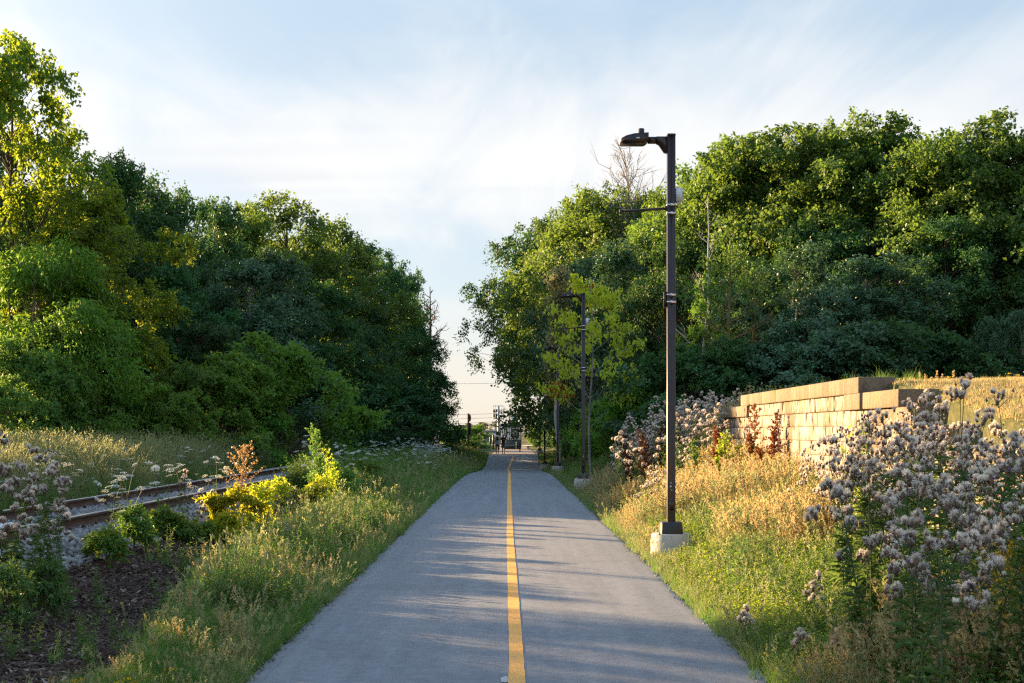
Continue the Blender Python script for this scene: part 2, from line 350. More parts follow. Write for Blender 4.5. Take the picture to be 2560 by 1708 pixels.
def leaves(b, C, D, Nn, L, ratio=.55, fold=.12, droop=.12, mi=0):
    C = C.reshape(-1, 3); u = unit(D.reshape(-1, 3)); L = np.asarray(L).reshape(-1, 1)
    n = Nn.reshape(-1, 3); n = unit(n - (n * u).sum(1, keepdims=True) * u); s = np.cross(u, n); h = ratio * .5
    v = np.stack([C, C + u * L * .48 + s * L * h + n * L * fold, C + u * L - n * L * droop, C + u * L * .48 - s * L * h + n * L * fold], 1)
    i = np.arange(len(C))[:, None] * 4
    t = np.concatenate([i + np.array([[0, 1, 2]]), i + np.array([[0, 2, 3]])], 1).reshape(-1, 3)
    b.add(v.reshape(-1, 3), t, mi)
def grid_sheet(name, xs, ys, zf, m, attr=None, smooth=True, parent=None):
    X, Y = np.meshgrid(xs, ys); Z = zf(X, Y)
    v = np.stack([X, Y, Z], -1).reshape(-1, 3); nx, ny = len(xs), len(ys)
    i = (np.arange(ny - 1)[:, None] * nx + np.arange(nx - 1)[None]).ravel()
    t = np.concatenate([np.stack([i, i + 1, i + nx + 1], -1), np.stack([i, i + nx + 1, i + nx], -1)])
    b = Buf(); b.add(v, t); return b.obj(name, m, parent, smooth)

# ------------------------------------------------------------------ terrain
def ss(a, b, x):
    t = np.clip((np.asarray(x, float) - a) / (b - a), 0, 1); return t * t * (3 - 2 * t)
_yy = np.arange(-100, 700, .5)
def _sm(a, k):
    ker = np.hanning(2 * k + 1); ker /= ker.sum(); p = np.pad(a, k, mode='edge'); return np.convolve(p, ker, 'valid')
_zp = _sm(np.interp(_yy, [0, 54, 66, 80, 95, 103, 110, 117, 122, 132, 200, 400], [0, 0, -.06, -.36, -.68, -.70, -.46, -.05, -.02, -.16, -.25, -.2]), 6)
_xc = _sm(np.interp(_yy, [0, 20, 55, 90, 116, 130, 210], [-.03, -.06, -.2, -.16, .0, .1, .1]), 10)
_xl = _sm(np.interp(_yy, [0, 12, 25, 45, 60, 80, 97, 106, 116], [.03, .03, -.05, -.12, -.15, -.2, -.36, -.24, .02]), 5)
def zp(y): return np.interp(y, _yy, _zp)
def xc(y): return np.interp(y, _yy, _xc)
WALL_X = 5.0
def zg(x, y):
    x = np.asarray(x, float); y = np.asarray(y, float); u = x - xc(y); a = np.abs(u)
    zl = np.interp(u, [-300, -60, -16, -11, -9.3, -8.8, -8.3, -5.35, -4.9, -4.0, -2.6, -2.0], [2.5, 1.0, .6, .48, .38, .42, .56, .56, .40, .13, .05, -.03])
    P = np.interp(y, [0, 8, 12, 20, 33, 40, 50, 75, 95, 120, 170, 400], [1.0, 1.25, 1.65, 2.60, 2.60, 1.95, 1.5, 1.3, 1.0, .5, .3, .2])
    lawn = P + (.015 * np.clip(u - 5.5, 0, 40) + .030 * np.clip(y - 20, 0, 10) * ss(6, 8, u) * ss(60, 34, y)) * ss(170, 60, y) * ss(5, 9, u)
    basez = np.interp(y, [8, 14, 20, 30, 40], [.30, .32, .55, .95, 1.1])
    front = -.03 + basez * ss(2.3, 5.0, u)
    zw = np.where(u < WALL_X + .2, front, np.maximum(front, lawn * ss(WALL_X + .18, WALL_X + .42, u) + front * (1 - ss(WALL_X + .18, WALL_X + .42, u))))
    bank = np.where(u > 2, -.03 + (lawn + .03) * ss(2.2, 7.0, u), -.03)
    w = ss(36.5, 34.6, y) * ss(8.5, 10.5, y)
    zr = zw * w + bank * (1 - w)
    z = np.where(u < 0, zl, zr)
    z = np.where(a < 2.0, -.03, z)
    z = z - .07 * ss(1.97, 1.85, a) * (y < 205)
    return z + zp(y) * np.interp(a, [2, 4, 8], [1, .85, .25])
def axis(parts):
    out = []
    for a, b, s in parts: out += list(np.arange(a, b, s))
    return np.array(out)
gx = axis([(-1500, -200, 130), (-200, -40, 16), (-40, -14, 1.5), (-14, -1.9, .25), (-1.9, 1.9, .95), (1.9, 7.5, .15), (7.5, 20, .6), (20, 60, 4), (60, 200, 20), (200, 1501, 130)])
gy = axis([(-60, 2, 4), (2, 45, .4), (45, 140, .8), (140, 240, 5), (240, 700, 40), (700, 3000, 300)])
g = grid_sheet('ground', gx, gy, zg, ground_m); tag(g, kind='structure')
lx = axis([(5.6, 9, .3), (9, 60, 1.5)]); ly = axis([(10.8, 50, .5)])
lw = grid_sheet('lawn', lx, ly, lambda x, y: zg(x, y) + .015, lawn_m); tag(lw, kind='structure')

# asphalt path: a slab with a rounded, ragged edge
def half_w(y, s): return 2.06 + .022 * np.sin(y * .9 + s) + .010 * np.sin(y * 2.7 + 2 * s) + .012 * np.sin(y * 9 + s)
lat = np.array([-1.0, -.995, -.985, -.93, -.7, -.4, -.1, .1, .4, .7, .93, .985, .995, 1.0])
def strip(name, y0, y1, dy, m, dz=0):
    ys = np.arange(y0, y1 + .01, dy); Lt, Y = np.meshgrid(lat, ys)
    hw = np.where(Lt < 0, half_w(Y, 0), half_w(Y, 2.2))
    X = xc(Y) + Lt * hw; Z = zp(Y) + .015 * (1 - Lt ** 2) + dz - np.interp(np.abs(Lt), [.93, .985, .995, 1], [0, .008, .02, .10])
    nx, ny = len(lat), len(ys); i = (np.arange(ny - 1)[:, None] * nx + np.arange(nx - 1)[None]).ravel()
    t = np.concatenate([np.stack([i, i + 1, i + nx + 1], -1), np.stack([i, i + nx + 1, i + nx], -1)])
    b = Buf(); b.add(np.stack([X, Y, Z], -1), t); o = b.obj(name, m, None, True)
    at = o.data.attributes.new('lat', 'FLOAT', 'POINT'); at.data.foreach_set('value', Lt.ravel().astype(np.float32)); return o
path = tag(strip('path', -6, 119.5, .25, path_m), kind='structure')
path2 = tag(strip('shaded_path', 119.4, 206, 1.0, shaded_path_m, -.012), kind='structure')  # same path lying in shade; the shade is put into its brown colour
def zpath(x, y): return zp(y) + .015 * (1 - ((x - xc(y)) / 2.0) ** 2)
def flat_strip(name, xl, w, y0, y1, dy, m, dz=.005):
    ys = np.arange(y0, y1, dy); c = np.interp(ys, _yy, xl); b = Buf(); off = np.linspace(-.5, .5, 4)
    jit = rng.normal(0, .0025, (len(ys), 2)); X = c[:, None] + off * w; X[:, 0] += jit[:, 0]; X[:, 3] += jit[:, 1]
    Y = np.repeat(ys[:, None], 4, 1); Z = zpath(X, Y) + dz
    i = (np.arange(len(ys) - 1)[:, None] * 4 + np.arange(3)[None]).ravel()
    b.add(np.stack([X, Y, Z], -1), np.concatenate([np.stack([i, i + 1, i + 5], -1), np.stack([i, i + 5, i + 4], -1)])); return b.obj(name, m, path)
flat_strip('centre_line', _xl, .125, -5, 116.2, .25, yellow_m)
def decal(name, polys, m, dz=.006):
    """flat road paint: polygons densely fanned so that they lie on the path"""
    b = Buf()
    for P in polys:
        P = np.array(P, float); c = P.mean(0); V = np.concatenate([c[None], P]); n = len(P)
        Z = zpath(V[:, 0], V[:, 1]) + dz
        b.add(np.column_stack([V, Z]), [(0, 1 + k, 1 + (k + 1) % n) for k in range(n)])
    return b.obj(name, m, path)
def ring(cx, cy, rx, ry, w, n=20):
    out = []
    for k in range(n):
        a0, a1 = 2 * math.pi * k / n, 2 * math.pi * (k + 1) / n
        out.append([(cx + rx * math.cos(a0), cy + ry * math.sin(a0)), (cx + rx * math.cos(a1), cy + ry * math.sin(a1)), (cx + (rx - w) * math.cos(a1), cy + (ry - w * ry / rx) * math.sin(a1)), (cx + (rx - w) * math.cos(a0), cy + (ry - w * ry / rx) * math.sin(a0))])
    return out
def bar(x0, y0, x1, y1, w):
    d = Vector((x1 - x0, y1 - y0)); n = Vector((-d.y, d.x)).normalized() * w / 2
    return [(x0 + n.x, y0 + n.y), (x1 + n.x, y1 + n.y), (x1 - n.x, y1 - n.y), (x0 - n.x, y0 - n.y)]
bx, by = wp(1311, 113), 113.6
bike = ring(bx - .38, by, .24, .75, .06) + ring(bx + .38, by, .24, .75, .06)
bike += [bar(bx - .38, by, bx - .16, by + 1.2, .07), bar(bx - .16, by + 1.2, bx + .22, by + 1.2, .07), bar(bx + .22, by + 1.2, bx + .38, by, .07), bar(bx - .16, by + 1.1, bx, by, .07), bar(bx, by, bx + .22, by + 1.2, .07), bar(bx - .28, by + 1.55, bx - .08, by + 1.55, .12), bar(bx + .22, by + 1.2, bx + .3, by + 1.7, .06)]
bike += [[(bx - .62, by - 3.0), (bx, by - 2.0), (bx, by - 2.7), (bx - .62, by - 3.7)], [(bx, by - 2.0), (bx + .62, by - 3.0), (bx + .62, by - 3.7), (bx, by - 2.7)]]
bike += [[(bx - .12, by + 2.4), (bx + .12, by + 2.4), (bx + .12, by + 3.2), (bx - .12, by + 3.2)]]
decal('bicycle_symbol', bike, white_m)
r_ = np.random.default_rng(3)
for (px, d, s) in ((1262, 10.9, .05), (1278, 28.5, .07)):
    a = np.linspace(0, 2 * np.pi, 14)[:-1]; rr = s * (.7 + .5 * r_.random(13))
    decal('paint_smudge', [[(wp(px, d) + .7 * q * math.cos(t), d + 3 * q * math.sin(t)) for q, t in zip(rr, a)]], faded_m)
# pale side path that meets the trail on the left at the crest, and the road that closes the trail
def quad_sheet(name, x0, x1, y0, y1, m, dz=.03, n=24, dx=None):
    return tag(grid_sheet(name, np.linspace(x0, x1, n), np.linspace(y0, y1, max(4, n // 3)), lambda x, y: zg(x, y) + dz, m), kind='structure')
quad_sheet('side_path', -4.6, -1.98, 117.6, 119.2, conc_m, .05)
quad_sheet('road', -90, 60, 206, 222, sand_m, .06, 60)

# mulch bed and ballast bed lie as sheets on the bank
def wavy(a, amp, s): return lambda y: a + amp * np.sin(y * .55 + s) + amp * .6 * np.sin(y * 1.7 + 2 * s)
mL, mW = wavy(-5.05, .06, 0), wavy(0, .12, 1.3)
def mulch_r(y): return np.interp(y, [8, 12, 17, 24, 34, 60], [-3.1, -2.95, -3.4, -3.85, -4.2, -4.4]) + mW(y)
def side_sheet(name, fl, fr, y0, y1, m, dz, nx=16):
    ys = np.arange(y0, y1, .3); T, Y = np.meshgrid(np.linspace(0, 1, nx), ys); X = xc(Y) * .3 + fl(Y) + (fr(Y) - fl(Y)) * T
    e = np.minimum(1, np.minimum(T, 1 - T) * 8)
    Z = zg(X, Y) + dz * e - .02 * (1 - e) + .012 * np.sin(X * 9 + Y * 5) * np.sin(Y * 7.3)
    i = (np.arange(len(ys) - 1)[:, None] * nx + np.arange(nx - 1)[None]).ravel(); b = Buf()
    b.add(np.stack([X, Y, Z], -1), np.concatenate([np.stack([i, i + 1, i + nx + 1], -1), np.stack([i, i + nx + 1, i + nx], -1)])); return tag(b.obj(name, m, None, True), kind='structure')
side_sheet('mulch_bed', mL, mulch_r, 9, 60, mulch_m, .03)
side_sheet('ballast_bed', lambda y: -8.75 + 0 * y, lambda y: -4.95 + .05 * np.sin(y), 4, 150, ballast_m, .025, 24)

# lamp positions: photo column, distance, label
LAMPS = [(1678, 22.0, 'nearest and tallest-looking bronze lamp post, on a round concrete footing in sunlit dry grass'),
         (1459, 47.3, 'second bronze lamp post from the front, beside the yellow-green sapling'),
         (1395, 73.5, 'third bronze lamp post from the front, in front of the pale poplar trunk'),
         (1362, 97.5, 'fourth bronze lamp post, thin and far, where the path dips before the crest'),
         (1350, 122.0, 'farthest lamp post, half hidden in dark leaves beyond the crest')]

# ------------------------------------------------------------------ scatter (uncountable stuff only)
def scatter(name, pts, rot, scl, protos, kind='stuff', pick=None):
    n = len(pts); me = bpy.data.meshes.new(name)
    pts = np.asarray(pts, float); scl = np.array(scl, float)
    for px, d, _ in LAMPS:      # trimmed round the lamp footings
        scl[(np.abs(pts[:, 0] - wp(px, d)) < .46) & (pts[:, 1] - d < .45) & (pts[:, 1] - d > -1.9)] *= .62
    me.vertices.add(n); me.vertices.foreach_set('co', np.asarray(pts, np.float32).ravel())
    a = me.attributes.new('rot', 'FLOAT_VECTOR', 'POINT'); a.data.foreach_set('vector', np.asarray(rot, np.float32).ravel())
    a = me.attributes.new('scl', 'FLOAT', 'POINT'); a.data.foreach_set('value', np.asarray(scl, np.float32).ravel())
    a = me.attributes.new('pick', 'INT', 'POINT'); a.data.foreach_set('value', (rng.integers(0, len(protos), n) if pick is None else pick).astype(np.int32))
    o = link(name, me); ng = bpy.data.node_groups.new(name, 'GeometryNodeTree')
    ng.interface.new_socket('Geometry', in_out='INPUT', socket_type='NodeSocketGeometry'); ng.interface.new_socket('Geometry', in_out='OUTPUT', socket_type='NodeSocketGeometry')
    A = ng.nodes.new; gi = A('NodeGroupInput'); go = A('NodeGroupOutput'); ip = A('GeometryNodeInstanceOnPoints'); jn = A('GeometryNodeJoinGeometry')
    for p in reversed(protos):
        oi = A('GeometryNodeObjectInfo'); oi.inputs['Object'].default_value = p; oi.inputs['As Instance'].default_value = False
        ti = A('GeometryNodeGeometryToInstance'); ng.links.new(oi.outputs['Geometry'], ti.inputs[0]); ng.links.new(ti.outputs[0], jn.inputs[0])
    def at(nm, ty):
        x = A('GeometryNodeInputNamedAttribute'); x.data_type = ty; x.inputs[0].default_value = nm; return x.outputs[0]
    er = A('FunctionNodeEulerToRotation'); ng.links.new(at('rot', 'FLOAT_VECTOR'), er.inputs[0])
    ng.links.new(gi.outputs[0], ip.inputs['Points']); ng.links.new(jn.outputs[0], ip.inputs['Instance']); ip.inputs['Pick Instance'].default_value = True
    ng.links.new(at('pick', 'INT'), ip.inputs['Instance Index']); ng.links.new(er.outputs[0], ip.inputs['Rotation']); ng.links.new(at('scl', 'FLOAT'), ip.inputs['Scale'])
    ng.links.new(ip.outputs[0], go.inputs[0])
    md = o.modifiers.new('scatter', 'NODES'); md.node_group = ng; o['kind'] = kind; return o
def proto(name, b, mats): return bpy.data.objects.new(name, b.mesh(name, mats))
def yaw(n, tilt=.15): return np.column_stack([rng.normal(0, tilt, n), rng.normal(0, tilt, n), rng.random(n) * 6.283])

def blades(b, n, h, spread, w=.006, lean=.5, mi=0, seg=3, hv=.35):
    r = spread * np.sqrt(rng.random(n)); th = rng.random(n) * 6.283; C = np.column_stack([r * np.cos(th), r * np.sin(th), np.zeros(n)])
    d = rng.random(n) * 6.283; ln = lean * (.2 + rng.random(n)); H = h * (1 - hv + 2 * hv * rng.random(n) * .8)
    D = np.column_stack([np.cos(d), np.sin(d), np.zeros(n)]); sd_ = np.column_stack([-np.sin(d), np.cos(d), np.zeros(n)])
    sd_ = unit(sd_ + D * rng.normal(0, .8, (n, 1)))
    V = []
    for k in range(seg + 1):
        t = k / seg; c = C + D * (ln * H * t ** 2)[:, None] + np.array([0, 0, 1.]) * (H * (t - .25 * ln * t ** 3))[:, None]; ww = w * (1 - t ** 1.6) * .5
        if k < seg: V += [c - sd_ * ww, c + sd_ * ww]
        else: V += [c]
    V = np.stack(V, 1); m = V.shape[1]; i = np.arange(n)[:, None] * m; t = []
    for k in range(seg - 1): a = 2 * k; t += [[a, a + 1, a + 3], [a, a + 3, a + 2]]
    t += [[2 * seg - 2, 2 * seg - 1, 2 * seg]]
    b.add(V.reshape(-1, 3), (i[:, None] + np.array(t)[None]).reshape(-1, 3), mi)
def seed_stems(b, n, h, spread, mi=0, lean=.25, pan=.22, w=.004):
    for _ in range(n):
        r = spread * math.sqrt(rng.random()); th = rng.random() * 6.283; d = rng.random() * 6.283; H = h * (.7 + .45 * rng.random()); ln = lean * (.2 + rng.random())
        t = np.linspace(0, 1, 5)[:, None]; D = np.array([[math.cos(d), math.sin(d), 0]])
        P = np.array([[r * math.cos(th), r * math.sin(th), 0]]) + D * ln * H * t ** 2.2 + np.array([[0, 0, H]]) * t
        tube(b, P, [w * .5, w * .45, w * .4, w * .3, w * .2], 3, mi)
        k = 16; tt = 1 - pan * rng.random(k); c = P[0] + D * ln * H * tt[:, None] ** 2.2 + np.array([[0, 0, H]]) * tt[:, None]; c = c - P[0] + np.array([[r * math.cos(th), r * math.sin(th), 0]])
        dr = unit(rng.normal(0, .5, (k, 3)) + np.array([[0, 0, .9]]) + D * .4); leaves(b, c, dr, rng.normal(0, 1, (k, 3)), .022 + .025 * rng.random(k), .35, .05, .05, mi)
def leafy_stems(b, n, h, spread, L, mi=0, smi=1, per=14, up=.5, ratio=.4):
    for _ in range(n):
        r = spread * math.sqrt(rng.random()); th = rng.random() * 6.283; d = rng.random() * 6.283; H = h * (.6 + .5 * rng.random()); ln = .25 * rng.random()
        D = np.array([[math.cos(d), math.sin(d), 0]]); t = np.linspace(0, 1, 4)[:, None]; B0 = np.array([[r * math.cos(th), r * math.sin(th), 0]])
        f = lambda t: B0 + D * ln * H * t ** 2 + np.array([[0, 0, H]]) * t
        tube(b, f(t), [.004, .0035, .003, .0015], 3, smi)
        tt = np.linspace(.12, 1, per)[:, None]; a = np.arange(per) * 2.4 + rng.random(); out = np.column_stack([np.cos(a), np.sin(a), np.full(per, up)]) + rng.normal(0, .25, (per, 3))
        leaves(b, f(tt), out, np.array([[0, 0, 1.]]) + rng.normal(0, .3, (per, 3)), L * (1.2 - .6 * tt[:, 0]) * (.7 + .6 * rng.random(per)), ratio, .08, .15, mi)
def mkprotos(name, fn, mats, k=4):
    out = []
    for _ in range(k):
        b = Buf(); fn(b); out.append(proto(name, b, mats))
    return out
P_green = mkprotos('green_grass_tuft', lambda b: (blades(b, 26, .26, .09, .008, .6), blades(b, 4, .36, .08, .006, .4)), [LF['grass']])
P_mix = mkprotos('mixed_grass_tuft', lambda b: (blades(b, 20, .26, .09, .008, .6), blades(b, 7, .30, .09, .005, .5, 1), seed_stems(b, 1, .48, .08, 1)), [LF['grass'], LF['straw']])
P_dry = mkprotos('dry_grass_tuft', lambda b: (blades(b, 22, .38, .10, .006, .55), seed_stems(b, 4, .62, .09, 0)), [LF['tan']])
P_straw = mkprotos('straw_grass_tuft', lambda b: (blades(b, 18, .34, .10, .006, .55), blades(b, 9, .3, .1, .007, .6, 1), seed_stems(b, 3, .56, .09, 0)), [LF['straw'], LF['grass']])
P_tall = mkprotos('tall_grass_tuft', lambda b: (blades(b, 26, .75, .16, .010, .5), blades(b, 8, .6, .16, .010, .5, 1), seed_stems(b, 9, 1.08, .17, 1, .4, .25, .006)), [LF['grass'], LF['straw']])
P_talltan = mkprotos('tall_tan_grass_tuft', lambda b: (blades(b, 22, .65, .16, .009, .55), seed_stems(b, 10, 1.05, .17, 0, .45, .25, .006), blades(b, 8, .5, .15, .01, .5, 1)), [LF['straw'], LF['grass']])
P_cover = mkprotos('ground_cover_clump', lambda b: (leafy_stems(b, 7, .30, .14, .06, 0, 1, 12, .5, .5), blades(b, 8, .25, .12, .007, .6)), [LF['cover'], stem_m])
P_weed = mkprotos('weed_clump', lambda b: (leafy_stems(b, 5, .62, .14, .075, 0, 1, 18, .6, .3),), [LF['weed'], stem_m])
P_lawn = mkprotos('short_lawn_tuft', lambda b: (blades(b, 26, .09, .14, .008, .8, 0), blades(b, 5, .08, .14, .008, .8, 1)), [LF['tan'], LF['grass']])
P_bloom = mkprotos('small_yellow_flower', lambda b: (leafy_stems(b, 2, .3, .05, .03, 1, 1, 6), leaves(b, np.column_stack([rng.normal(0, .035, 26), rng.normal(0, .035, 26), .29 + .03 * rng.random(26)]), rng.normal(0, 1, (26, 3)), rng.normal(0, 1, (26, 3)), np.full(26, .018), .8, 0, 0, 0)), [LF['gold'], LF['weed']], 2)
def rock(b, s=1.0):
    bm = bmesh.new(); bmesh.ops.create_icosphere(bm, subdivisions=1, radius=.5); o = rng.normal(0, .13, (len(bm.verts), 3)); sc = np.array([1, .75 + .3 * rng.random(), .6 + .25 * rng.random()])
    v = (np.array([p.co[:] for p in bm.verts]) + o) * sc; b.add(v * s, [[q.index for q in f.verts] for f in bm.faces]); bm.free()
P_stone = mkprotos('ballast_stone', rock, [stone_m], 5)
P_chip = mkprotos('wood_chip', lambda b: box(b, -.5, .5, -.13, .13, -.05, .05), [chip_m], 1) + mkprotos('wood_chip', lambda b: prism(b, [(-.5, -.1), (.35, -.16), (.5, .05), (-.3, .13)], -.04, .05, 'z'), [chip_m], 2)
def put(xy, dz=0.0): return np.column_stack([xy, zg(xy[:, 0], xy[:, 1]) + dz])
def rnd_xy(n, fx0, fx1, y0, y1, p=1.0):
    """points denser towards y0 (where the picture looks closer)"""
    y = y0 + (y1 - y0) * rng.random(n) ** p; a = fx0(y) if callable(fx0) else fx0; c = fx1(y) if callable(fx1) else fx1
    return np.column_stack([a + (c - a) * rng.random(n) + xc(y) * .6, y])
def patch(xy, s, seed=0):
    x, y = xy[:, 0] * s, xy[:, 1] * s * .7
    return .5 + .25 * np.sin(x * 2.1 + 1.3 * np.sin(y * 1.7 + seed) + seed) + .25 * np.sin(y * 2.9 + 1.7 * np.sin(x * 1.3 + seed * 2) + 2 * seed)
# ballast stones and mulch chips
xy = rnd_xy(26000, -9.0, -4.85, 13, 60, 1.7); keep = np.abs(xy[:, 0] + 6.75) > -1; n = len(xy)
scatter('ballast_stones', put(xy, .02), rng.random((n, 3)) * 6.28, .05 + .05 * rng.random(n) + .0006 * xy[:, 1], P_stone)
xy = rnd_xy(20000, lambda y: mL(y) + .05, lambda y: mulch_r(y) + .15, 9, 34, 1.6); n = len(xy)
scatter('mulch_chips', put(xy, .035), np.column_stack([rng.normal(0, .35, n), rng.normal(0, .35, n), rng.random(n) * 6.28]), .03 + .065 * rng.random(n), P_chip)

# ------------------------------------------------------------------ railway
track = thing('railway_track', 'rusty single railway track with worn bright rail heads on grey ballast', 'railway track')
NEAR_X, GAUGE = -6.0, 1.5
ry = np.arange(2, 190, 2.0)
def rail_x(y): return NEAR_X + .10 * np.sin((y - 20) * .05) + .25 * ss(50, 120, y)
PROF = [(-.07, 0), (-.07, .02), (-.012, .035), (-.012, .125), (-.036, .135), (-.036, .168)]
PROF = PROF + [(-x, z) for x, z in reversed(PROF)]
for k in range(2):
    b = Buf(); X = rail_x(ry) - k * GAUGE; Z0 = zg(rail_x(ry) - .7, ry) + .03; n = len(PROF); P = np.array(PROF)
    v = np.stack([X[:, None] + P[:, 0], np.repeat(ry[:, None], n, 1), Z0[:, None] + P[:, 1]], -1)
    i = np.arange(len(ry) - 1)[:, None] * n; j = np.arange(n)[None]; j2 = (j + 1) % n
    q = np.stack([i + j, i + j2, i + n + j2, i + n + j], -1).reshape(-1, 4); b.add(v.reshape(-1, 3), np.concatenate([q[:, [0, 2, 1]], q[:, [0, 3, 2]]]))
    rl = b.obj('rail', rail_m, track)
    b = Buf(); top = np.stack([np.stack([X - .034, ry, Z0 + .1685], -1), np.stack([X - .028, ry, Z0 + .1735], -1), np.stack([X + .028, ry, Z0 + .1735], -1), np.stack([X + .034, ry, Z0 + .1685], -1)], 1)
    i = (np.arange(len(ry) - 1)[:, None] * 4 + np.arange(3)[None]).ravel(); b.add(top.reshape(-1, 3), np.concatenate([np.stack([i, i + 1, i + 5], -1), np.stack([i, i + 5, i + 4], -1)])); b.obj('rail_head', railtop_m, rl)
tb = Buf(); box(tb, -1.3, 1.3, -.11, .11, -.16, 0); tie_me = tb.mesh('tie', tie_m)
pb = Buf(); box(pb, -.14, .14, -.10, .10, 0, .018); box(pb, -.12, -.08, -.05, -.02, .018, .06); box(pb, .08, .12, .02, .05, .018, .06); plate_me = pb.mesh('tie_plate', rail_m)
for y in np.arange(12, 90, .62):
    cx = float(rail_x(y)) - GAUGE / 2; z = float(zg(cx, y))
    t = link('tie', tie_me, track, (cx + rng.normal(0, .02), y, z + .03), (0, 0, rng.normal(0, .012)))
    if y < 50:
        for s in (-.5, .5): link('tie_plate', plate_me, t, (s * GAUGE, 0, .002))

# ------------------------------------------------------------------ retaining wall, stone by stone
wall = thing('retaining_wall', 'tan split-face stone retaining wall with stepped coping ends, lit by the sun', 'retaining wall', (WALL_X, 20, 0))
def stone_mesh(L, H, D, seed, rough, nb=7):
    r = np.random.default_rng(seed); ny, nz = (nb, 5); b = Buf()
    ys = np.concatenate([[0, .014], np.linspace(.014, L - .014, ny - 2)[1:-1], [L - .014, L]]); zs = np.array([0, .012, H * .5, H - .012, H]); Y, Z = np.meshgrid(ys, zs)
    e = np.minimum(np.minimum(Y, L - Y) / .012, np.minimum(Z, H - Z) / .012); e = np.clip(e, 0, 1)
    X = -rough * r.random(Y.shape) * e + (1 - e) * (.006 if rough > .006 else .005)
    gap = .0014; Y = gap + Y * (L - 2 * gap) / L; Z = gap * .7 + Z * (H - 1.4 * gap) / H
    v = np.stack([X, Y, Z], -1).reshape(-1, 3); nV = len(v); i = (np.arange(nz - 1)[:, None] * ny + np.arange(ny - 1)[None]).ravel()
    t = [np.stack([i, i + ny, i + ny + 1], -1), np.stack([i, i + ny + 1, i + 1], -1)]
    # rim back to the rear face
    rim = list(range(ny)) + [k * ny + ny - 1 for k in range(1, nz)] + [(nz - 1) * ny + k for k in range(ny - 2, -1, -1)] + [k * ny for k in range(nz - 2, 0, -1)]
    bk = v[rim].copy(); bk[:, 0] = D; v = np.concatenate([v, bk]); m = len(rim); tt = []
    for k in range(m):
        k2 = (k + 1) % m; tt += [(rim[k], rim[k2], nV + k2), (rim[k], nV + k2, nV + k)]
    b.add(v, np.concatenate(t + [np.array(tt)])); return b.mesh('block', block_m if rough > .006 else coping_m)
CH = .233; TOP = 2.70
bl_me = {L: [stone_mesh(L, CH, .45, 100 + k, .024, 9) for k in range(5)] for L in (.40, .48, .56)}
cp_me = {L: [stone_mesh(L, CH, .53, 200 + k + int(L * 100), .004, 5) for k in range(2)] for L in (1.5, 1.9)}
# (near end, far end) of every course from the top coping down
ENDS = [(20.3, 30.8), (18.2, 33.5), (17.7, 33.9), (16.4, 34.3), (14.3, 34.8), (13.4, 35.2), (12.6, 35.6), (12.0, 36), (11.6, 36), (11.3, 36)]
rw = random.Random(5)
for k, (y0, y1) in enumerate(ENDS):
    z = TOP - CH * (k + 1); xo = WALL_X + (.0 if k < 2 else .012 * ((k * 7) % 3))
    def lay(ya, yb, cop):
        y = ya
        while y < yb - .05:
            L = rw.choice((1.5, 1.9)) if cop else rw.choice((.40, .48, .56))
            s = 1.0
            if y + L > yb - .12: s = (yb - y) / L
            ground_z = float(zg(WALL_X - .15, y + L / 2))
            if z + CH > ground_z - .05:
                me = rw.choice((cp_me if cop else bl_me)[L])
                o = link('coping_stone' if cop else 'block', me, wall, (xo - WALL_X + (-.07 if cop else rw.uniform(-.010, .010)), y - 20, z), (0, 0, rw.uniform(-.004, .004)), (1, s, 1))
            y += L * s
    if k == 0: lay(y0, y1, True)
    elif k == 1:
        lay(y0, ENDS[0][0] + .9, True); lay(ENDS[0][0] + .9, ENDS[0][1] - .8, False); lay(ENDS[0][1] - .8, y1, True)
    else:
        p0, p1 = ENDS[k - 1]
        lay(y0, p0 + .25, True); lay(p0 + .25, p1 - .05, False); lay(p1 - .05, y1, True)

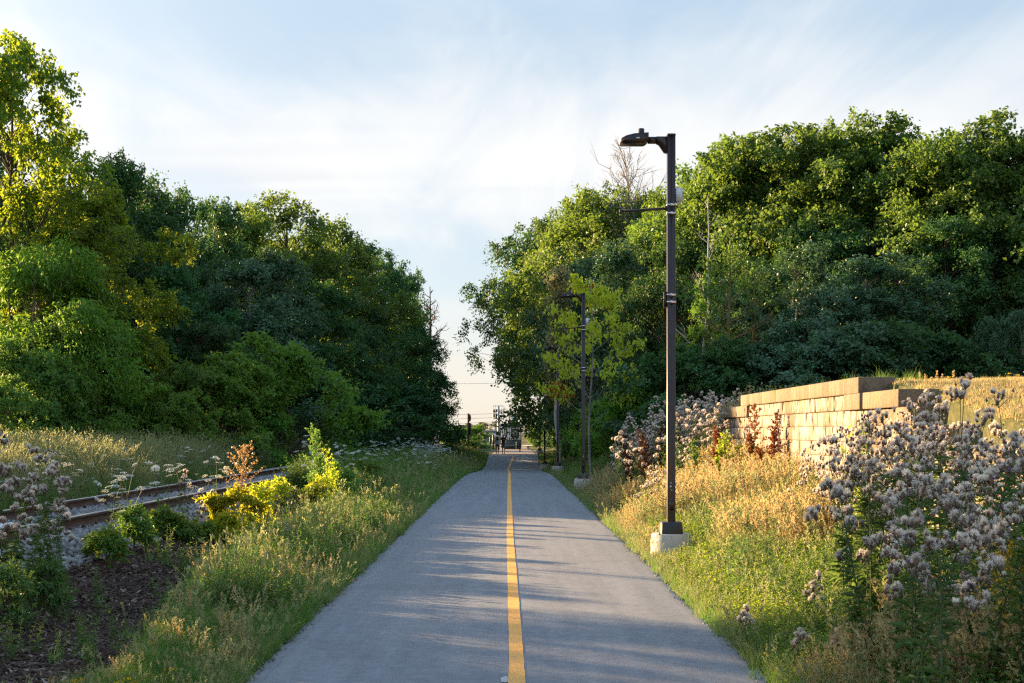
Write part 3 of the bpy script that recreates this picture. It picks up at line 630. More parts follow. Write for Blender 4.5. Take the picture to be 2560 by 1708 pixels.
# ------------------------------------------------------------------ lamp posts
def lamp_meshes():
    out = {}
    b = Buf(); n = 28; prof = [(.315, -.35), (.315, .17), (.30, .185), (.30, .25), (.285, .262), (0, .262)]
    th = np.arange(n) / n * 2 * np.pi; v = np.concatenate([np.column_stack([r * np.cos(th), r * np.sin(th), np.full(n, z)]) for r, z in prof]); t = []
    for k in range(len(prof) - 1):
        for j in range(n): j2 = (j + 1) % n; t += [(k * n + j, k * n + j2, (k + 1) * n + j2), (k * n + j, (k + 1) * n + j2, (k + 1) * n + j)]
    b.add(v, t); out['footing'] = (b.mesh('footing', conc_m), None)
    b = Buf(); w0, w1 = .175, .165
    def frus(b, w0, w1, z0, z1, c=.02):
        def oc(w, z): return [(w - c, -w, z), (w, -w + c, z), (w, w - c, z), (w - c, w, z), (-w + c, w, z), (-w, w - c, z), (-w, -w + c, z), (-w + c, -w, z)]
        A = oc(w0, z0) + oc(w1, z1 - .01) + oc(w1 - .012, z1); t = []
        for k in range(2):
            for j in range(8): j2 = (j + 1) % 8; t += [(k * 8 + j, k * 8 + j2, k * 8 + 8 + j2), (k * 8 + j, k * 8 + 8 + j2, k * 8 + 8 + j)]
        t += [(16, 16 + j, 17 + j) for j in range(1, 7)]; b.add(A, t)
    frus(b, .168, .160, .264, .445); out['base_cover'] = (b.mesh('base_cover', black_m), None)
    # square pole with a shallow groove down each face
    b = Buf(); w = .0635; c = .012; g_, gd = .016, .005
    arc = [(w - c + c * math.sin(a), -w + c - c * math.cos(a)) for a in np.linspace(0, math.pi / 2, 6)][:-1]
    side = [(-g_, -w), (-g_ * .6, -w + gd), (g_ * .6, -w + gd), (g_, -w)] + arc
    P = []
    for r in range(4):
        a = r * math.pi / 2; P += [(x * math.cos(a) - y * math.sin(a), x * math.sin(a) + y * math.cos(a)) for x, y in side]
    n = len(P); zs = [.40, 6.42]; v = [(x, y, z) for z in zs for x, y in P] + [(0, 0, 6.425)]
    t = []
    for j in range(n): j2 = (j + 1) % n; t += [(j, j2, n + j2), (j, n + j2, n + j), (n + j, n + j2, 2 * n)]
    b.add(v, t); out['pole'] = (b.mesh('pole', bronze_m), None)
    b = Buf(); frus(b, .068, .068, 6.455, 6.48, .008); out['pole_cap'] = (b.mesh('pole_cap', bronze_m), None)
    # bracket + arm, reaching over the path (-x)
    b = Buf(); prism(b, [(-.064, 6.495), (-.23, 6.495), (-.23, 6.39), (-.19, 6.37), (-.11, 6.25), (-.064, 6.24)], -.045, .045, 'y'); out['bracket'] = (b.mesh('bracket', bronze_m), None)
    b = Buf(); box(b, -.36, -.232, -.04, .04, 6.395, 6.49); out['arm'] = (b.mesh('arm', bronze_m), None)
    b = Buf(); prism(b, [(-.36, 6.42), (-.40, 6.385), (-.79, 6.385), (-.775, 6.45), (-.70, 6.49), (-.58, 6.52), (-.36, 6.535)], -.16, .16, 'y'); out['lamp_head'] = (b.mesh('lamp_head', bronze_m), None)
    b = Buf(); box(b, -.765, -.42, -.145, .145, 6.375, 6.384); out['light_panel'] = (b.mesh('light_panel', led_m), 'lamp_head')
    b = Buf(); box(b, -.55, -.50, -.1635, -.1605, 6.44, 6.46); out['sticker'] = (b.mesh('sticker', sticker_m), 'lamp_head')
    b = Buf(); tube(b, [(-.46, 0, 6.51), (-.46, 0, 6.54), (-.46, 0, 6.541), (-.46, 0, 6.62), (-.46, 0, 6.626)], [.055, .055, .048, .046, .035], 16, 0, True); out['sensor_cap'] = (b.mesh('sensor_cap', black_m), 'lamp_head')
    b = Buf(); tube(b, [(-.04, 0, 5.39), (-.775, 0, 5.345)], .021, 10, 0, True); tube(b, [(-.755, 0, 5.346), (-.80, 0, 5.344)], .031, 10, 0, True); tube(b, [(-.10, 0, 5.39), (-.064, 0, 5.39)], .04, 10, 0, True); out['banner_arm'] = (b.mesh('banner_arm', black_m), None)
    b = Buf(); box(b, .072, .17, -.07, .07, 5.49, 5.70); prism(b, [(.074, 5.49), (.17, 5.49), (.14, 5.45), (.10, 5.45)], -.05, .05, 'y'); out['wireless_box'] = (b.mesh('wireless_box', grey_m), None)
    b = Buf(); box(b, -.115, -.068, -.03, .03, 3.86, 4.10); tube(b, [(-.115, 0, 3.99), (-.15, 0, 3.99)], .012, 6, 0, True); out['lower_bracket'] = (b.mesh('lower_bracket', bronze_m), None)
    b = Buf(); box(b, -.032, .032, -.0685, -.0637, .62, .78); box(b, -.008, .008, -.072, -.0686, .75, .766); out['handhole_cover'] = (b.mesh('handhole_cover', bronze_m), 'pole')
    b = Buf()
    for z, x, h in ((.98, -.012, .022), (1.04, -.006, .012), (.93, .004, .010)): box(b, x - .011, x + .011, -.0662, -.0637, z, z + h)
    out['paper_scrap'] = (b.mesh('paper_scrap', sticker_m), 'pole')
    b = Buf()
    for sx in (-1, 1):
        for sy in (-1, 1): tube(b, [(sx * .20, sy * .20, .255), (sx * .20, sy * .20, .30)], .016, 6, 0, True)
    out['anchor_bolt'] = (b.mesh('anchor_bolt', galv_m), 'footing')
    return out
LM = lamp_meshes()
bb = Buf()
for a in (0, 1, 2, 3):
    s = .0675
    if a == 0: box(bb, -s, s, -s - .003, -s, -.013, .013)
    if a == 1: box(bb, -s, s, s, s + .003, -.013, .013)
    if a == 2: box(bb, -s - .003, -s, -s - .003, s + .003, -.013, .013)
    if a == 3: box(bb, s, s + .003, -s - .003, s + .003, -.013, .013)
box(bb, -.018, .018, -s - .017, -s - .003, -.019, .019)
band_me = bb.mesh('clamp_band', steel_m)
for (px, d, lb) in LAMPS:
    x = wp(px, d); z = float(zg(x, d)); z = min(z + .10, float(zp(d)) + .10)
    t = thing('lamp_post', lb, 'lamp post', (x, d, z), 0, 1, 'lamp posts along the right edge of the path')
    made = {}
    for nm, (me, par) in LM.items(): made[nm] = link(nm, me, made[par] if par else t, (0, 0, 0 if par or nm in ('footing', 'base_cover', 'pole') else -.04 if nm == 'pole_cap' else -.1))
    for zb in (5.34, 5.21, 3.95, 3.84): link('clamp_band', band_me, t, (0, 0, zb))

# ------------------------------------------------------------------ trees
PROFILE = {
 'oval': ([0, .15, .4, .65, .85, 1], [.42, .80, 1.0, .86, .55, .10]),
 'dome': ([0, .2, .5, .75, .92, 1], [.62, .95, 1.0, .80, .45, .12]),
 'column': ([0, .2, .5, .8, 1], [.55, 1.0, .85, .45, .06]),
 'skirt': ([0, .12, .35, .65, .88, 1], [.88, 1.0, .95, .78, .45, .10]),
 'shrub': ([0, .25, .6, .85, 1], [.70, 1.0, .90, .55, .15]),
}
def crown_tips(r, H, Rr, zb, prof, K, lump=.2, asym=.12, per_bough=11):
    """boughs placed through the crown's volume; every bough carries a flat, uneven spray of twig tips"""
    nb = max(6, K // per_bough)
    t = ((np.arange(nb) + r.random(nb)) / nb) ** .85; th = np.arange(nb) * 2.39996 + r.normal(0, .5, nb)
    ph = r.random(6) * 6.283
    env = np.interp(t, *PROFILE[prof]) * Rr
    env = env * (1 + lump * np.sin(2 * th + ph[0] + 5 * t) + lump * .7 * np.sin(5 * th + ph[2] - 8 * t)) * np.where(r.random(nb) < .2, 1.12, 1)
    rad = env * (1 - .55 * r.random(nb) ** 1.6); ax = asym * Rr
    bz = zb + (H - zb) * t + r.normal(0, .035 * H, nb) * (t < .9)
    Bc = np.column_stack([rad * np.cos(th) + ax * np.cos(ph[5]) * t, rad * np.sin(th) + ax * np.sin(ph[5]) * t, bz])
    q = np.arange(K) % nb; sz = (.16 + .16 * r.random(nb)) * Rr
    o = r.normal(0, 1, (K, 3)); o *= (np.minimum(1, 1.6 / (np.linalg.norm(o, axis=1) + 1e-6)))[:, None]
    T = Bc[q] + o * sz[q][:, None] * np.array([1, 1, .55])
    T[:, 2] -= .10 * np.hypot(o[:, 0], o[:, 1]) * sz[q]
    T[:, 2] = np.clip(T[:, 2], zb * (.6 if zb < 3 else .95), H * 1.03)
    return T, t[q]
def tree_meshes(name, seed, H, Rr, zb, prof, K, twigs, per, rc, L, ratio=.6, trunk_r=.22, droop=.25, lump=.2, upward=.25, lean=0, hang=.35, multi=1, branches=True, jit=.10):
    r = np.random.default_rng(seed); T, tt = crown_tips(r, H - rc * .5, Rr - rc * .35, zb + rc * .3, prof, K, lump)
    tb = Buf(); n = 7; zz = np.linspace(0, H * .9, n)
    for mtr in range(multi):
        a0 = r.random() * 6.28; sp = 0 if multi == 1 else .25 * Rr
        tp = np.column_stack([np.cumsum(r.normal(0, .012 * H, n)) + lean * zz + sp * math.cos(a0) * zz / H, np.cumsum(r.normal(0, .012 * H, n)) + sp * math.sin(a0) * zz / H, zz]); tp[0, :2] = [.1 * sp * math.cos(a0), .1 * sp * math.sin(a0)]; tp[0, 2] = -.4
        tr = trunk_r * (1 - .93 * np.linspace(0, 1, n) ** .9); tr[0] *= 1.35; tube(tb, tp, tr, 8)
    T[:, :2] += np.array([np.interp(T[:, 2], tp[:, 2], tp[:, 0]), np.interp(T[:, 2], tp[:, 2], tp[:, 1])]).T * .8
    if branches:
        for q in r.permutation(K)[:min(K, 130)]:
            e = T[q]; rad = math.hypot(e[0], e[1]); z0 = max(zb * .7 + .1, e[2] - rad * (.5 + .5 * r.random())); z0 = min(z0, H * .85)
            s = np.array([np.interp(z0, tp[:, 2], tp[:, 0]), np.interp(z0, tp[:, 2], tp[:, 1]), z0]); mid = (s + e) / 2 + np.array([0, 0, .12 * rad]) + r.normal(0, .06 * rad + .02, 3)
            q0 = trunk_r * (.30 - .2 * z0 / H) * (.6 + .6 * r.random()); tube(tb, [s, mid, e], [q0, q0 * .55, q0 * .18], 4)
    cb = Buf(); ax = np.column_stack([np.zeros(K), np.zeros(K), T[:, 2] * .8 + H * .05]); out = unit(T - ax)
    D = unit(out[:, None] * .9 + r.normal(0, .75, (K, twigs, 3)) + np.array([0, 0, upward])); ln = rc * (.55 + .65 * r.random((K, twigs)))
    s = (.15 + .85 * r.random((K, twigs, per))); base = T[:, None, None] + D[:, :, None] * (ln[:, :, None] * s)[..., None] - np.array([0, 0, 1.]) * (droop * ln[:, :, None] * s ** 2)[..., None]
    base = base + r.normal(0, jit * rc, base.shape)
    ld = D[:, :, None] * .6 + r.normal(0, .7, base.shape) + np.array([0, 0, -hang]); ln2 = out[:, None, None] * .5 + np.array([0, 0, .8]) + r.normal(0, .55, base.shape)
    leaves(cb, base, ld, ln2, L * (.65 + .7 * r.random(base.shape[:3])).ravel(), ratio)
    return tb.mesh(name + '_trunk', BK['brown']), cb.mesh(name + '_crown', LF['dark'])
PT = {}
def deft(key, n, seed, **k): PT[key] = ([tree_meshes(key, seed + 17 * i, **k) for i in range(n)], k['H'])
deft('broad', 3, 10, H=14, Rr=4.6, zb=1.6, prof='dome', K=340, twigs=7, per=15, rc=1.05, L=.19, ratio=.72, trunk_r=.24)
deft('oval', 2, 80, H=14, Rr=3.6, zb=1.4, prof='oval', K=310, twigs=7, per=15, rc=.92, L=.175, ratio=.62, trunk_r=.20, lump=.22)
deft('skirt', 2, 140, H=15, Rr=5.4, zb=.7, prof='skirt', K=380, twigs=7, per=15, rc=1.12, L=.20, ratio=.72, trunk_r=.28, droop=.4)
deft('poplarwide', 2, 230, H=8, Rr=2.7, zb=.2, prof='skirt', K=300, twigs=6, per=14, rc=.60, L=.11, ratio=.85, trunk_r=.09, upward=1.1, droop=.03, lump=.24, multi=3)
deft('column', 2, 200, H=9, Rr=1.9, zb=.3, prof='column', K=240, twigs=6, per=13, rc=.55, L=.105, ratio=.8, trunk_r=.09, upward=.9, droop=.05, lump=.16)
deft('bush', 2, 260, H=4, Rr=2.2, zb=.1, prof='shrub', K=190, twigs=6, per=14, rc=.48, L=.14, ratio=.55, trunk_r=.05, multi=4, lump=.34, upward=.6)
deft('willowy', 2, 300, H=7, Rr=3.0, zb=.2, prof='skirt', K=170, twigs=7, per=20, rc=1.05, L=.19, ratio=.26, trunk_r=.10, droop=.75, hang=.9, multi=3)
deft('overhang', 1, 412, H=17, Rr=7.2, zb=5.6, prof='skirt', K=480, twigs=7, per=15, rc=1.15, L=.20, ratio=.72, trunk_r=.30, droop=.4)
deft('near', 2, 360, H=15, Rr=4.4, zb=1.6, prof='oval', K=330, twigs=7, per=17, rc=1.0, L=.18, ratio=.78, trunk_r=.22, lump=.26, hang=.7, droop=.4)
tcount = {}
def tree(kind, px, d, top, lf, label, wf=1.0, bk='brown', name='broadleaf_tree', cat='tree', group=None, rz=None, x=None, h=None):
    ms, H0 = PT[kind]; i = tcount.get(kind, 0); tcount[kind] = i + 1; tm, cm_ = ms[i % len(ms)]
    X = wp(px, d) if x is None else x; z = float(zg(X, d)); H = (wz(top + 8, d) - z) if h is None else h; s = H / H0
    t = thing(name, label, cat, (X, d, z), (i * 2.399 if rz is None else rz), (s * wf, s * wf, s), group)
    link('trunk', tm, t, m=BK[bk]); link('crown', cm_, t, m=LF[lf]); return t
BACK = 'dark trees standing deep in the woods'
# --- left wood
tree('near', 40, 56, 92, 'sun', 'tallest tree at the left edge, olive and yellow leaves lit from behind', .80, 'brown')
tree('near', 232, 53, 470, 'sun', 'bright yellow-green backlit tree in front of the tall one at the left edge', .95)
tree('willowy', 70, 49, 585, 'fresh', 'drooping long-leaved green tree low at the left edge', .95, name='willow_tree')
tree('willowy', 215, 48.5, 800, 'fresh', 'low drooping green tree between the left edge and the tall grass', 1.1, name='willow_tree')
tree('oval', 292, 62, 392, 'dark', 'dark tree right behind the yellow-green backlit tree', .75)
tree('broad', 378, 70, 462, 'dark', 'dark wide tree with a flat ragged top, left of the notched pair', .85)
tree('broad', 470, 72, 486, 'dark', 'dark tree with a small separate tuft on top', .62)
tree('oval', 535, 77, 494, 'dark', 'dark tree with open airy branches against the sky', .75, 'grey')
tree('oval', 612, 82, 532, 'maple', 'green tree with warm lit top left of the highest crown of the left wood', .9)
tree('broad', 733, 92, 504, 'maple', 'rounded tree with olive lit crown, highest in the middle of the left wood', .95)
tree('broad', 815, 98, 560, 'maple', 'olive topped tree sloping down behind the dark ones', .85)
tree('oval', 890, 104, 592, 'dark', 'dark green tree where the left wood steps down', .95)
tree('skirt', 965, 110, 632, 'dark', 'very dark broad tree above the far end of the rails', .72)
tree('skirt', 1004, 124, 672, 'dark', 'very dark tree reaching over the railway next to the sky gap', .55)
tree('skirt', 1030, 134, 800, 'dark', 'darkest tree at the edge of the sky gap, its branches over the rails', .62, rz=1.0)
tree('oval', 440, 61, 655, 'dark', 'dark green middle-height tree below the ragged top', .95)
tree('oval', 545, 66, 705, 'poplar', 'blue-green middle-height tree with pale twigs', 1.0, 'grey')
tree('column', 610, 64, 660, 'poplar', 'blue-green poplar with a pointed top in the left wood', 1.5, 'grey', 'poplar_tree')
tree('oval', 690, 72, 628, 'poplar', 'blue-green tree with soft rounded top in front of the olive crown', .95, 'grey')
tree('oval', 770, 82, 690, 'dark', 'dark green tree under the olive crown', 1.0)
tree('broad', 855, 92, 735, 'dark', 'dark blue-green tree in the lower middle of the left wood', .95)
tree('oval', 930, 101, 760, 'dark', 'shaded dark tree close to the far rails', 1.1)
tree('broad', 1005, 113, 790, 'dark', 'shaded black-green tree beside the railway signal', 1.0)
tree('broad', 340, 66, 610, 'dark', 'dark tree filling the gap behind the backlit tree', 1.0)
tree('oval', 505, 60, 800, 'dark', 'dark shaded young tree behind the light green bushes', 1.2)
tree('skirt', 640, 76, 760, 'dark', 'wide shaded tree low in the middle of the left wood', .9)
tree('oval', 740, 74, 800, 'dark', 'shaded young tree behind the bright green maple bush', 1.2)
tree('skirt', 860, 86, 850, 'dark', 'low black-green tree above the far tall grass', 1.0)
for i, (px, d, top) in enumerate([(-60, 66, 330), (140, 72, 470), (420, 88, 560), (520, 95, 600), (640, 104, 640), (760, 112, 650), (850, 122, 690), (920, 130, 760), (985, 138, 800)]):
    tree(('broad', 'skirt', 'oval')[i % 3], px, d, top, 'dark', 'dark shaded broadleaf tree deep in the wood left of the railway', 1.0, group=BACK)
# bushes along the left meadow
G_ = 'bushes along the tall grass left of the rails'
tree('bush', 15, 45, 1000, 'fresh', 'round light green bush at the left edge behind the tall grass', 1.0, name='bush', cat='bush', group=G_)
tree('bush', 415, 49, 960, 'fresh', 'round pale green bush in front of the dark young trees', .95, name='bush', cat='bush', group=G_)
tree('bush', 520, 54, 888, 'fresh', 'wide mid-green bush left of the bright maple bush', 1.1, name='bush', cat='bush', group=G_)
tree('bush', 455, 53, 905, 'weed', 'dull green bush between the pale round bush and the wide one', 1.0, name='bush', cat='bush', group=G_)
tree('bush', 700, 58, 842, 'fresh', 'bright green layered maple bush, tallest bush left of the rails', 1.0, name='bush', cat='bush', group=G_)
tree('bush', 625, 56, 965, 'fresh', 'small green bush tucked left of the bright maple bush', 1.2, name='bush', cat='bush', group=G_)
tree('bush', 340, 50, 985, 'weed', 'low leafy bush under the backlit yellow-green tree', 1.2, name='bush', cat='bush', group=G_)
tree('bush', 800, 70, 935, 'dark', 'dark green bush right of the bright maple bush', 1.3, name='bush', cat='bush', group=G_)
tree('bush', 880, 84, 930, 'dark', 'dark bush near the white lace flowers by the rails', 1.4, name='bush', cat='bush', group=G_)
tree('bush', 960, 98, 940, 'dark', 'black-green bush under the darkest trees', 1.5, name='bush', cat='bush', group=G_)
tree('bush', 1015, 112, 960, 'dark', 'dark bush under the branches beside the sky gap', 1.3, name='bush', cat='bush', group=G_)
tree('bush', 120, 47, 985, 'weed', 'low bush among tall grass under the drooping tree', 1.2, name='bush', cat='bush', group=G_)
# outside the frame on the left: trees and hedge added to shade the path
for i, (x, y, h, k) in enumerate([(-15.5, 11, 8, 'broad'), (-16.2, 15.5, 9, 'skirt'), (-15.6, 20.5, 8, 'broad'), (-16.2, 25.2, 7.5, 'oval'), (-19.5, 22, 9, 'skirt')]):
    tree(k, 0, y, 0, 'dark', 'dark broadleaf tree left of the view, added for its shade', 1.0, group='trees added for shade left of the view', x=x, h=h)
for i, (x, y, h) in enumerate([(-14.5, 28.3, 3.0), (-15.2, 31.2, 2.2), (-14.6, 34.6, 2.7), (-15.2, 38.0, 2.5), (-15.0, 41.6, 2.9), (-15.8, 45.2, 4.2), (-16.6, 48.6, 4.7)]):
    tree('bush', 0, y, 0, 'weed', 'green bush of the hedge left of the view, added to streak the path with shade', .9, name='bush', cat='bush', group='hedge bushes added for shade left of the view', x=x, h=h)
# --- right wood
tree('overhang', 1413, 121, 560, 'dark', 'dark maple leaning over the path beside the sky gap', .84, rz=.3)
tree('overhang', 1440, 108, 496, 'maple', 'tall green tree with lit top right of the sky gap', .66, 'grey', rz=2.2)
tree('overhang', 1428, 100, 590, 'poplar', 'grey-green tree with pale branches right of the leaning maple', .50, 'grey', rz=4.1)
tree('broad', 1500, 98, 478, 'maple', 'olive topped tree under the bare twigs', 0.92, 'grey')
tree('oval', 1600, 100, 478, 'maple', 'narrow olive tree behind the head of the second lamp', 1.02, 'grey')
tree('oval', 1662, 82, 480, 'maple', 'thin olive tree with bare pale limbs behind the tall lamp', 0.79, 'pale')
tree('broad', 1760, 74, 398, 'maple', 'yellow-lit rounded tree right of the tall lamp', 1.00)
tree('oval', 1845, 71, 338, 'maple', 'tall olive tree left of the highest crowns of the right wood', 0.92)
tree('near', 1945, 69, 316, 'maple', 'tall yellow-lit tree, first of the high crowns of the right wood', 1.09)
tree('oval', 2050, 67, 318, 'maple', 'tall dark olive tree between the two highest crowns', 1.00)
tree('near', 2165, 65, 296, 'maple', 'open leafy tree with the highest top of the right wood', 1.02)
tree('broad', 2270, 64, 318, 'maple', 'broad green tree with a lit shoulder near the right edge', 0.90)
tree('oval', 2355, 62, 345, 'maple', 'green tree in the dip of the skyline near the right edge', 1.02)
tree('near', 2450, 61, 300, 'maple', 'green tree with tall leafy sprays near the right edge', 1.02)
tree('broad', 2560, 60, 330, 'maple', 'yellow-lit tree cut by the right edge', 1.00)
tree('oval', 1480, 86, 640, 'poplar', 'grey-green tree in the middle of the right wood left of the tall lamp', 1.0, 'grey')
tree('oval', 1590, 76, 620, 'poplar', 'blue-green tree right behind the tall lamp', 1.0, 'grey')
tree('broad', 1700, 68, 600, 'dark', 'dark green tree behind the dead olive trunk', .8)
tree('column', 1560, 72, 600, 'poplar', 'slender blue-green poplar with double tip left of the tall lamp', 1.1, 'grey', 'poplar_tree')
tree('oval', 1770, 62, 690, 'fresh', 'small light green tree right of the tall lamp', .62, 'grey')
tree('poplarwide', 1960, 54, 625, 'poplar', 'blue-green poplar with a wide shape, leftmost of the poplar clump', 1.1, 'grey', 'poplar_tree')
tree('poplarwide', 2055, 52, 700, 'poplar', 'shorter blue-green poplar in the middle of the poplar clump', 1.1, 'grey', 'poplar_tree')
tree('column', 2150, 52, 650, 'poplar', 'blue-green poplar with sharp vertical tips', 1.6, 'grey', 'poplar_tree')
tree('column', 2245, 53, 640, 'poplar', 'tallest blue-green poplar, right end of the poplar clump', 1.7, 'grey', 'poplar_tree')
tree('oval', 2365, 57, 535, 'dark', 'dull green overhanging tree with a bare crooked trunk', 1.0)
tree('oval', 2480, 58, 560, 'dark', 'dark shaded tree low near the right edge', 1.0)
tree('poplarwide', 2470, 51, 800, 'poplar', 'small silvery poplar at the edge of the dry lawn', .8, 'grey', 'poplar_tree')
tree('poplarwide', 2570, 51, 760, 'poplar', 'silvery young poplar cut by the right edge', .9, 'grey', 'poplar_tree')
tree('oval', 1860, 60, 640, 'dark', 'dark tree behind the bare olive trunks', .9)
for i, (px, d, top) in enumerate([(1450, 120, 560), (1550, 108, 540), (1650, 98, 560), (1800, 84, 480), (1920, 80, 430), (2060, 78, 420), (2200, 76, 430), (2330, 74, 440), (2460, 72, 430), (2600, 70, 420), (2720, 62, 330),
                                   (1640, 84, 700), (1760, 72, 720), (1900, 66, 650), (2010, 63, 560), (2120, 62, 580), (2230, 61, 560), (2330, 66, 600), (2420, 64, 620), (2540, 63, 600), (2640, 58, 480)]):
    tree(('broad', 'skirt', 'oval')[i % 3], px, d, top, 'dark', 'dark shaded broadleaf tree deep in the wood right of the path', 1.0, group=BACK)
H_ = 'bushes at the foot of the right wood'
for (px, d, top, lf, lb, wf) in [
    (1450, 92, 1000, 'weed', 'green bush at the foot of the trees behind the third lamp', .9), (1490, 70, 1000, 'fresh', 'green bush between the third and the second lamp', .9),
    (1545, 57, 985, 'fresh', 'leafy green bush right of the second lamp', 1.1), (1605, 52, 945, 'fresh', 'bright green bush left of the tall lamp above the thistles', 1.0),
    (1655, 52, 900, 'poplar', 'blue-green bush right behind the tall lamp pole', 1.2), (1740, 50, 860, 'dark', 'dark bush above the seed-head thistles', 1.2), (1835, 50, 845, 'dark', 'dark bush behind the bare olive trunks', 1.2),
    (1920, 50, 830, 'poplar', 'greenish bush at the foot of the poplar clump', 1.1), (2010, 50, 800, 'poplar', 'blue-green bush in front of the poplar clump', 1.3), (2110, 49, 815, 'poplar', 'dark blue-green bush above the top coping of the wall', 1.2),
    (2215, 50, 800, 'dark', 'dark bush under the tallest poplar', 1.2), (2330, 52, 815, 'dark', 'black-green bush left of the silvery small poplar', 1.2), (2410, 52, 850, 'dark', 'black-green bush at the edge of the lawn', 1.2), (2530, 51, 850, 'dark', 'dark bush at the right end of the lawn', 1.2),
    (1425, 118, 1050, 'dark', 'dark bush beside the farthest lamp', .9), (1372, 168, 1035, 'dark', 'dark bush behind the beige cabinet', .9), (1392, 152, 1025, 'dark', 'shaded bush under the leaning maple right of the gatehouse', .9), (1345, 192, 1045, 'fresh', 'sunlit bush just right of the gatehouse', .7), (1415, 136, 1030, 'dark', 'black-green bush under the leaning maple near the farthest lamp', .9)]:
    tree('bush', px, d, top, lf, lb, wf, name='bush', cat='bush', group=H_)

# trees without leaves, and young trees whose branches show
def bare_tree(name, label, px, d, top, mt, seed, trunk_r=.07, spread=.35, zb=.2, n=16, sub=6, lean=0, group=None, x=None, rz=0, up=.9):
    r = np.random.default_rng(seed); X = wp(px, d) if x is None else x; z = float(zg(X, d)); H = wz(top, d) - z
    t = thing(name, label, 'tree', (X, d, z), rz, 1, group); b = Buf(); tips = []
    k = 8; zz = np.linspace(-.3, H * .97, k); P = np.column_stack([np.cumsum(r.normal(0, .010 * H, k)) + lean * zz, np.cumsum(r.normal(0, .010 * H, k)), zz]); tube(b, P, trunk_r * (1 - .9 * np.linspace(0, 1, k)), 7)
    lb_ = Buf()
    for q in range(n):
        f = zb + (1 - zb) * (q + r.random()) / n; z0 = f * H * .93; s = np.array([np.interp(z0, P[:, 2], P[:, 0]), np.interp(z0, P[:, 2], P[:, 1]), z0]); a = q * 2.4 + r.random()
        L = spread * H * (1.1 - f) ** .7 * (.6 + .6 * r.random()); D = np.array([math.cos(a), math.sin(a), up]); D /= np.linalg.norm(D); e = s + D * L; m = (s + e) / 2 + r.normal(0, .06 * L, 3) - np.array([0, 0, .04 * L]); q0 = trunk_r * .38 * (1.1 - f * .7)
        tube(lb_, [s, m, e], [q0, q0 * .6, q0 * .15], 5); tips += [e, (e + m) / 2]
        for w in range(sub):
            g = .3 + .65 * r.random(); c = s + (e - s) * g; D2 = unit(D + r.normal(0, .6, 3) + np.array([0, 0, .25])); e2 = c + D2 * L * .45 * (.5 + .7 * r.random()); c2 = (c + e2) / 2 + r.normal(0, .05 * L, 3)
            tube(lb_, [c, c2, e2], [q0 * .45, q0 * .3, q0 * .1], 3); tips += [e2, c2]
            for w2 in range(2):
                e3 = e2 + unit(D2 + r.normal(0, .6, 3)) * L * .2 * r.random(); tube(lb_, [c2, e3], [q0 * .25, q0 * .07], 3); tips.append(e3)
    b.obj('trunk', mt, t); lb_.obj('limbs', mt, t); return t, np.array(tips), H, r
def foliage(t, tips, r, per, rc, L, m, name='crown', ratio=.6, hang=.6):
    b = Buf(); c = tips[:, None] + r.normal(0, rc, (len(tips), per, 3)); leaves(b, c, r.normal(0, .6, c.shape) + np.array([0, 0, -hang]), r.normal(0, .5, c.shape) + np.array([0, 0, .8]), L * (.6 + .7 * r.random(c.shape[:2])).ravel(), ratio); return b.obj(name, m, t)
t, tips, H, r = bare_tree('sapling', 'bright yellow-green sapling with drooping leaves and some red ones, by the second lamp', 1478, 51, 672, BK['grey'], 5, .06, .40, .25, 15, 4, .0, x=2.92, up=.75)
sel = tips[:, 2] > .2 * H
foliage(t, tips[sel], r, 11, .11, .155, LF['sapling'], 'crown', .55, 1.2)
k = r.permutation(np.where(sel)[0])[:12]; kk = np.array([q for q in np.where(sel)[0] if np.linalg.norm(tips[q] - tips[k[0]]) < .7 or np.linalg.norm(tips[q] - tips[k[1]]) < .5]); foliage(t, tips[kk], r, 8, .12, .15, LF['red'], 'red_leaves', .55, 1.2)['label'] = 'red patch of leaves'
t, tips, H, r = bare_tree('poplar_tree', 'pale slender poplar with whitish trunk and thin yellowish crown', 1388, 80, 648, BK['pale'], 9, .15, .16, .3, 20, 5, 0, x=2.65, up=1.6)
foliage(t, tips[tips[:, 2] > .40 * H], r, 12, .2, .16, LF['straw'], 'crown', .75, .2)
t, tips, H, r = bare_tree('dead_tree', 'bare grey twigs rising above the olive trees left of the tall lamp', 1560, 97, 352, BK['grey'], 12, .26, .36, .45, 26, 8, -.01, up=2.2)
t, tips, H, r = bare_tree('dead_tree', 'thin bare treetop just right of the tall lamp head', 1752, 80, 362, BK['pale'], 13, .17, .15, .5, 14, 6, .0, up=1.8)
t, tips, H, r = bare_tree('dead_tree', 'half-dead tree with olive trunk and spreading grey twigs in front of the dark wood', 1850, 51, 560, BK['olive'], 14, .12, .30, .25, 18, 7, .0, up=.5)
foliage(t, tips[tips[:, 2] > .62 * H], r, 5, .2, .14, LF['maple'], 'crown')
t, tips, H, r = bare_tree('dead_tree', 'second olive trunk forking right, thin and nearly bare', 1880, 52, 640, BK['olive'], 15, .09, .28, .3, 12, 6, .05, up=.6)
t, tips, H, r = bare_tree('dead_tree', 'white leaning dead trunk with few pale limbs behind the tall lamp', 1745, 62, 470, BK['pale'], 16, .12, .22, .3, 12, 5, .0, up=.9)
t, tips, H, r = bare_tree('dead_tree', 'bare dead crown sticking out of the left wood into the sky gap', 1072, 133, 705, BK['brown'], 17, .34, .24, .55, 16, 8, .05, up=.7)
t, tips, H, r = bare_tree('dead_tree', 'grey bare trunk with forked limbs high in the right wood', 2330, 60, 470, BK['grey'], 18, .12, .16, .4, 9, 5, .0, up=1.2)
